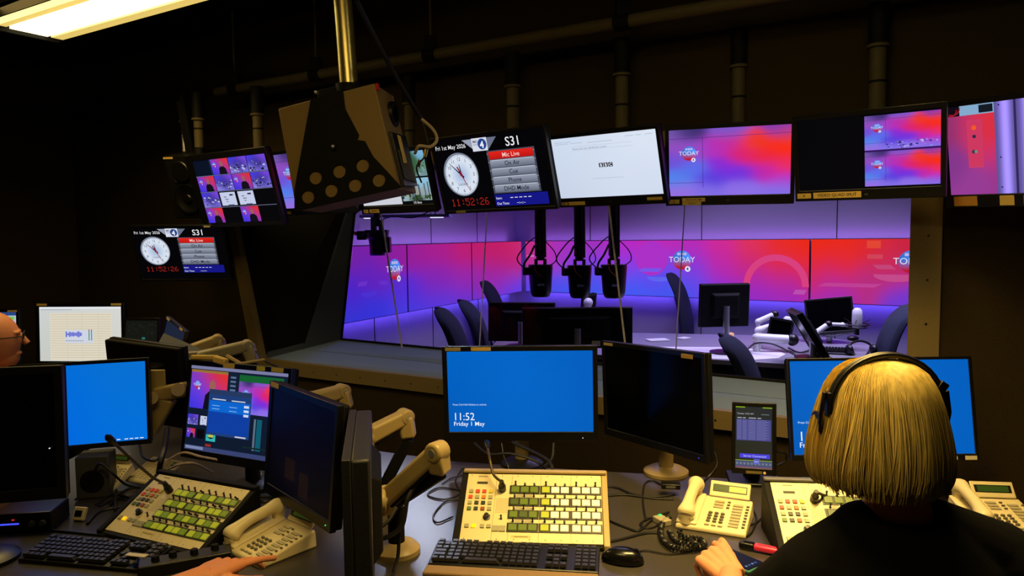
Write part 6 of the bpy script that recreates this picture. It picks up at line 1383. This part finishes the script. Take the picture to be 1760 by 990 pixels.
# hair: a bob of strands over a cap
def hairR(t):       # radius factor down the head, t 0 crown .. 1 ends
    P = [(0, 0), (.04, .032), (.10, .054), (.2, .075), (.32, .0885), (.45, .0985), (.6, .108), (.75, .1155), (.88, .1175), (.96, .113), (1, .104)]
    for (a, x), (c, y) in zip(P, P[1:]):
        if t <= c: return x+(y-x)*(t-a)/(c-a)
    return P[-1][1]
ZT_, ZL_ = 1.352, .232
def hairP(th, t, off=0.0, wob=0.0):
    R = hairR(t)+off; lump = 1+.020*sin(3*th+1.2)*t+.016*sin(7*th+wob)*t
    front = max(0, sin(th)); z = ZT_-ZL_*(1.02-(1-t)**1.75*1.02 if t < .35 else 0) if False else None
    zz = ZT_-ZL_*(t**1.32)
    cx = HC.x+.004*t+.004*sin(2*th)*t
    return Vector((cx+R*cos(th)*lump*1.04, HC.y-.004+R*sin(th)*lump*(.98 if sin(th) < 0 else .93), zz-.010*t*cos(th*2)*0))-o0
b = MB(); n, m = 60, 26; vs = []; fs = []
TH0, TH1 = radians(-90-128), radians(-90+128)     # open at the face
for j in range(m+1):
    for i in range(n+1): vs.append(hairP(TH0+(TH1-TH0)*i/n, max(.012, j/m), -.004, 0))
for j in range(m):
    for i in range(n): fs.append((j*(n+1)+i, j*(n+1)+i+1, (j+1)*(n+1)+i+1, (j+1)*(n+1)+i))
# thickness: inner layer
N = len(vs); vs2 = [v+((HC-o0+Vector((0, 0, -.0)))-v)*.10 for v in vs]
fs += [tuple(N+q for q in f[::-1]) for f in fs]
for i in range(n): a = m*(n+1)+i; fs.append((a, a+1, N+a+1, N+a))
b.add(vs+vs2, fs)
for i in range(m):
    pass
hc = b.build('hair', HAIR, wp)
b = MB(); random.seed(21)
for i in range(2100):
    th = TH0+(TH1-TH0)*(i+random.random())/2100; t0 = random.uniform(.0, .05) if i % 3 else random.uniform(.0, .45); t1 = random.uniform(.93, 1.03); of = random.uniform(-.003, .0028); dr = random.gauss(0, .075); ph = random.uniform(0, 6); clump = .06*sin(th*12+2*sin(th*5)); pts = []; K = 13
    for k in range(K):
        t = t0+(t1-t0)*k/(K-1); a = th+dr*t*t+(.05*sin(3.2*t+ph*.4)+clump)*t; tt = min(1, t)
        a += .018*sin(7*t+5*sin(th*4))*t; p = hairP(a, max(.012, tt), of*(.4+.6*t)+.0030*sin(th*15+3*sin(th*3))*t, 0)
        if t > 1: p.z -= ZL_*(t-1)
        pts.append(p)
    b.tube(pts, [.00115*(1-.4*(k/(K-1))) for k in range(K)], 3, cap=False)
b.build('hair_strands', HAIR, hc)
# headset
hs_ = thing('headset', 'black headset over the blonde hair of the seated woman', 'headset', HC+Vector((0, 0, .12))); h0 = Vector(hs_.location)
b = MB(); A = [radians(a) for a in range(0, 181, 9)]
for off_, r_ in ((-.006, .0052), (.004, .0052)):
    b.tube([Vector((HC.x+.004+.102*cos(a)*(1.0 if a else 1), HC.y-.022+off_, 1.255+.104*sin(a)**.92 if sin(a) > 0 else 1.255))-h0 for a in A], r_, 8)
b.build('headband', BLACK, hs_)
for sx in (-1, 1):
    b = MB(); c = Vector((HC.x+sx*.104+.004, HC.y-.020, 1.262))-h0; b.box(c+Vector((sx*-.001, 0, .008)), (.009, .018, .044)); b.tube([c+Vector((sx*.006, 0, .03)), c+Vector((sx*.012, .0, -.01)), c+Vector((sx*.010, .006, -.045))], .0042, 8); b.build('yoke', BLACK, hs_, bevel=.003)
    b = MB(); c = Vector((HC.x+sx*.108, HC.y+.006, 1.225))-h0; b.cyl(c-Vector((sx*.014, 0, 0)), c+Vector((sx*.003, 0, 0)), .030, 24, .026); b.build('ear_cup', BLACK, hs_, bevel=.003)
b = MB(); c = Vector((HC.x+.098, HC.y-.028, 1.30))-h0; b.box(c, (.016, .016, .022), Matrix.Rotation(radians(35), 3, 'Y')); b.build('adjuster', BLACK, hs_, bevel=.002)
chair('office_chair', 'dark office chair under the seated woman', Vector((.70, 1.20, .0)), 180, hi=.28, cat='chair')
# ---- the bald man at the left photo edge
mh = atY(-16, 585, 2.75); mp_ = thing('person', 'bald man in glasses and a red top at the left photo edge', 'person', Vector((mh.x, mh.y, .45))); m0 = Vector(mp_.location)
b = MB(); h = mh-m0; fd = Vector((.86, .50, 0)); sd = Vector((.50, -.86, 0)); RM = Matrix(((fd.x, -sd.x, 0), (fd.y, -sd.y, 0), (0, 0, 1)))
b.ball(h, (.098, .078, .112), 30, 20, RM); b.ball(h+fd*.03+Vector((0, 0, -.07)), (.06, .05, .05), 20, 12, RM)
fc = h+fd*.094; b.tube([fc+Vector((0, 0, .02)), fc+fd*.022+Vector((0, 0, -.022))], [.008, .013], 10); b.tube([fc-fd*.012+sd*.025+Vector((0, 0, -.058)), fc+Vector((0, 0, -.055)), fc-fd*.012-sd*.025+Vector((0, 0, -.058))], .006, 8)
for sx in (-1, 1):
    b.ball(fc-fd*.014+sd*.031*sx+Vector((0, 0, .01)), (.009, .014, .010), 12, 8, RM); b.tube([fc-fd*.006+sd*.045*sx+Vector((0, 0, .026)), fc+sd*.012*sx+Vector((0, 0, .030))], .006, 8)
    e = h+sd*.078*sx-fd*.012+Vector((0, 0, -.01)); b.ball(e, (.020, .007, .032), 16, 10, RM); b.ball(e+sd*.004*sx+Vector((0, 0, .018)), (.016, .006, .012), 12, 8, RM)
limb(b, [h+Vector((-.01, 0, -.08)), h+Vector((-.02, 0, -.19))], [.056, .062]); limb(b, [h+Vector((-.02, 0, -.26)), h+Vector((-.02, 0, -.60))], [.12, .13])
limb(b, [h+sd*.17+Vector((0, 0, -.26)), h+sd*.19+fd*.02+Vector((0, 0, -.54)), h+sd*.10+fd*.16+Vector((0, 0, -.60))], [.045, .038, .026]); hand(b, h+sd*.10+fd*.16+Vector((0, 0, -.60)), (fd.x, fd.y, 0), (0, 0, 1), (.4, .4, .5, .5), sc=1.05)
limb(b, [h-sd*.17+Vector((0, 0, -.26)), h-sd*.19+fd*.02+Vector((0, 0, -.54)), h-sd*.10+fd*.16+Vector((0, 0, -.60))], [.045, .038, .026]); hand(b, h-sd*.10+fd*.16+Vector((0, 0, -.60)), (fd.x, fd.y, 0), (0, 0, 1), (.4, .4, .5, .5), sc=1.05, side=-1)
bodyskin(b, 'body', mp_, .0036, 3)
b = MB()
def ell2(b, cs, n=30):
    vs = []; fs = []
    for (z, rx, ry) in cs:
        for k in range(n): a = 2*pi*k/n; vs.append(h+Vector((-.02, 0, z))+sd*rx*cos(a)+fd*ry*sin(a))
    for i in range(len(cs)-1):
        for k in range(n): fs.append((i*n+k, i*n+(k+1) % n, (i+1)*n+(k+1) % n, (i+1)*n+k))
    fs += [tuple(range(n-1, -1, -1)), tuple(range((len(cs)-1)*n, len(cs)*n))]; b.add(vs, fs)
ell2(b, [(-.72, .17, .15), (-.5, .16, .13), (-.30, .19, .125), (-.21, .16, .10), (-.15, .09, .08), (-.115, .068, .068)])
for sx in (-1, 1): limb(b, [h+sd*.16*sx+Vector((0, 0, -.25)), h+sd*.19*sx+fd*.02+Vector((0, 0, -.54)), h+sd*.12*sx+fd*.13+Vector((0, 0, -.59))], [.07, .052, .038])
remesh(b.build('red_top', REDC, mp_), .006, 5)
g = thing('glasses', 'thin dark glasses worn by the bald man', 'glasses', mh+fd*.10); g0 = Vector(g.location)-m0
for sx in (-1, 1):
    b = MB(); c = fc+fd*.012+sd*.034*sx+Vector((0, 0, .008))-g0; b.tube([c+sd*(.024*cos(2*pi*i/20))+Vector((0, 0, .019*sin(2*pi*i/20))) for i in range(21)], .0018, 6); b.build('rim', BLACK, g)
    b = MB(); b.tube([c+sd*.024*sx+Vector((0, 0, .005)), h+sd*.086*sx+fd*.02+Vector((0, 0, .012))-g0, h+sd*.084*sx-fd*.03+Vector((0, 0, .0))-g0], .0022, 6); b.build('temple', BLACK, g)
MB().tube([fc+fd*.014+sd*.01+Vector((0, 0, .012))-g0, fc+fd*.014-sd*.01+Vector((0, 0, .012))-g0], .002, 6).build('bridge', BLACK, g)
# ---- the dialling hand
WH = atZ(346, 994, ZD+.085); hp = thing('person', 'hand of an unseen person dialling the left telephone', 'person', WH); 
b = MB(); limb(b, [Vector((-.16, -.22, .0)), Vector((-.02, -.03, 0)), Vector((0, 0, 0))], [.042, .029, .027])
tv_ = atZ(447, 950, ZD+.060)-WH
hand(b, (0, 0, 0), (tv_.x, tv_.y, -.012), (-.1, -.25, 1), (.12, .34, .95, 1.15), thumb=(.75, .65, .25), sc=1.04, tcurl=.2, spread=.34)
bodyskin(b, 'forearm_and_hand', hp, .0026, 3)
b = MB(); limb(b, [Vector((-.24, -.33, .0)), Vector((-.075, -.105, .0))], [.058, .043]); remesh(b.build('sleeve', mat('blue_grey_sleeve', (70, 84, 104), .9, bump=.5), hp), .005, 4)
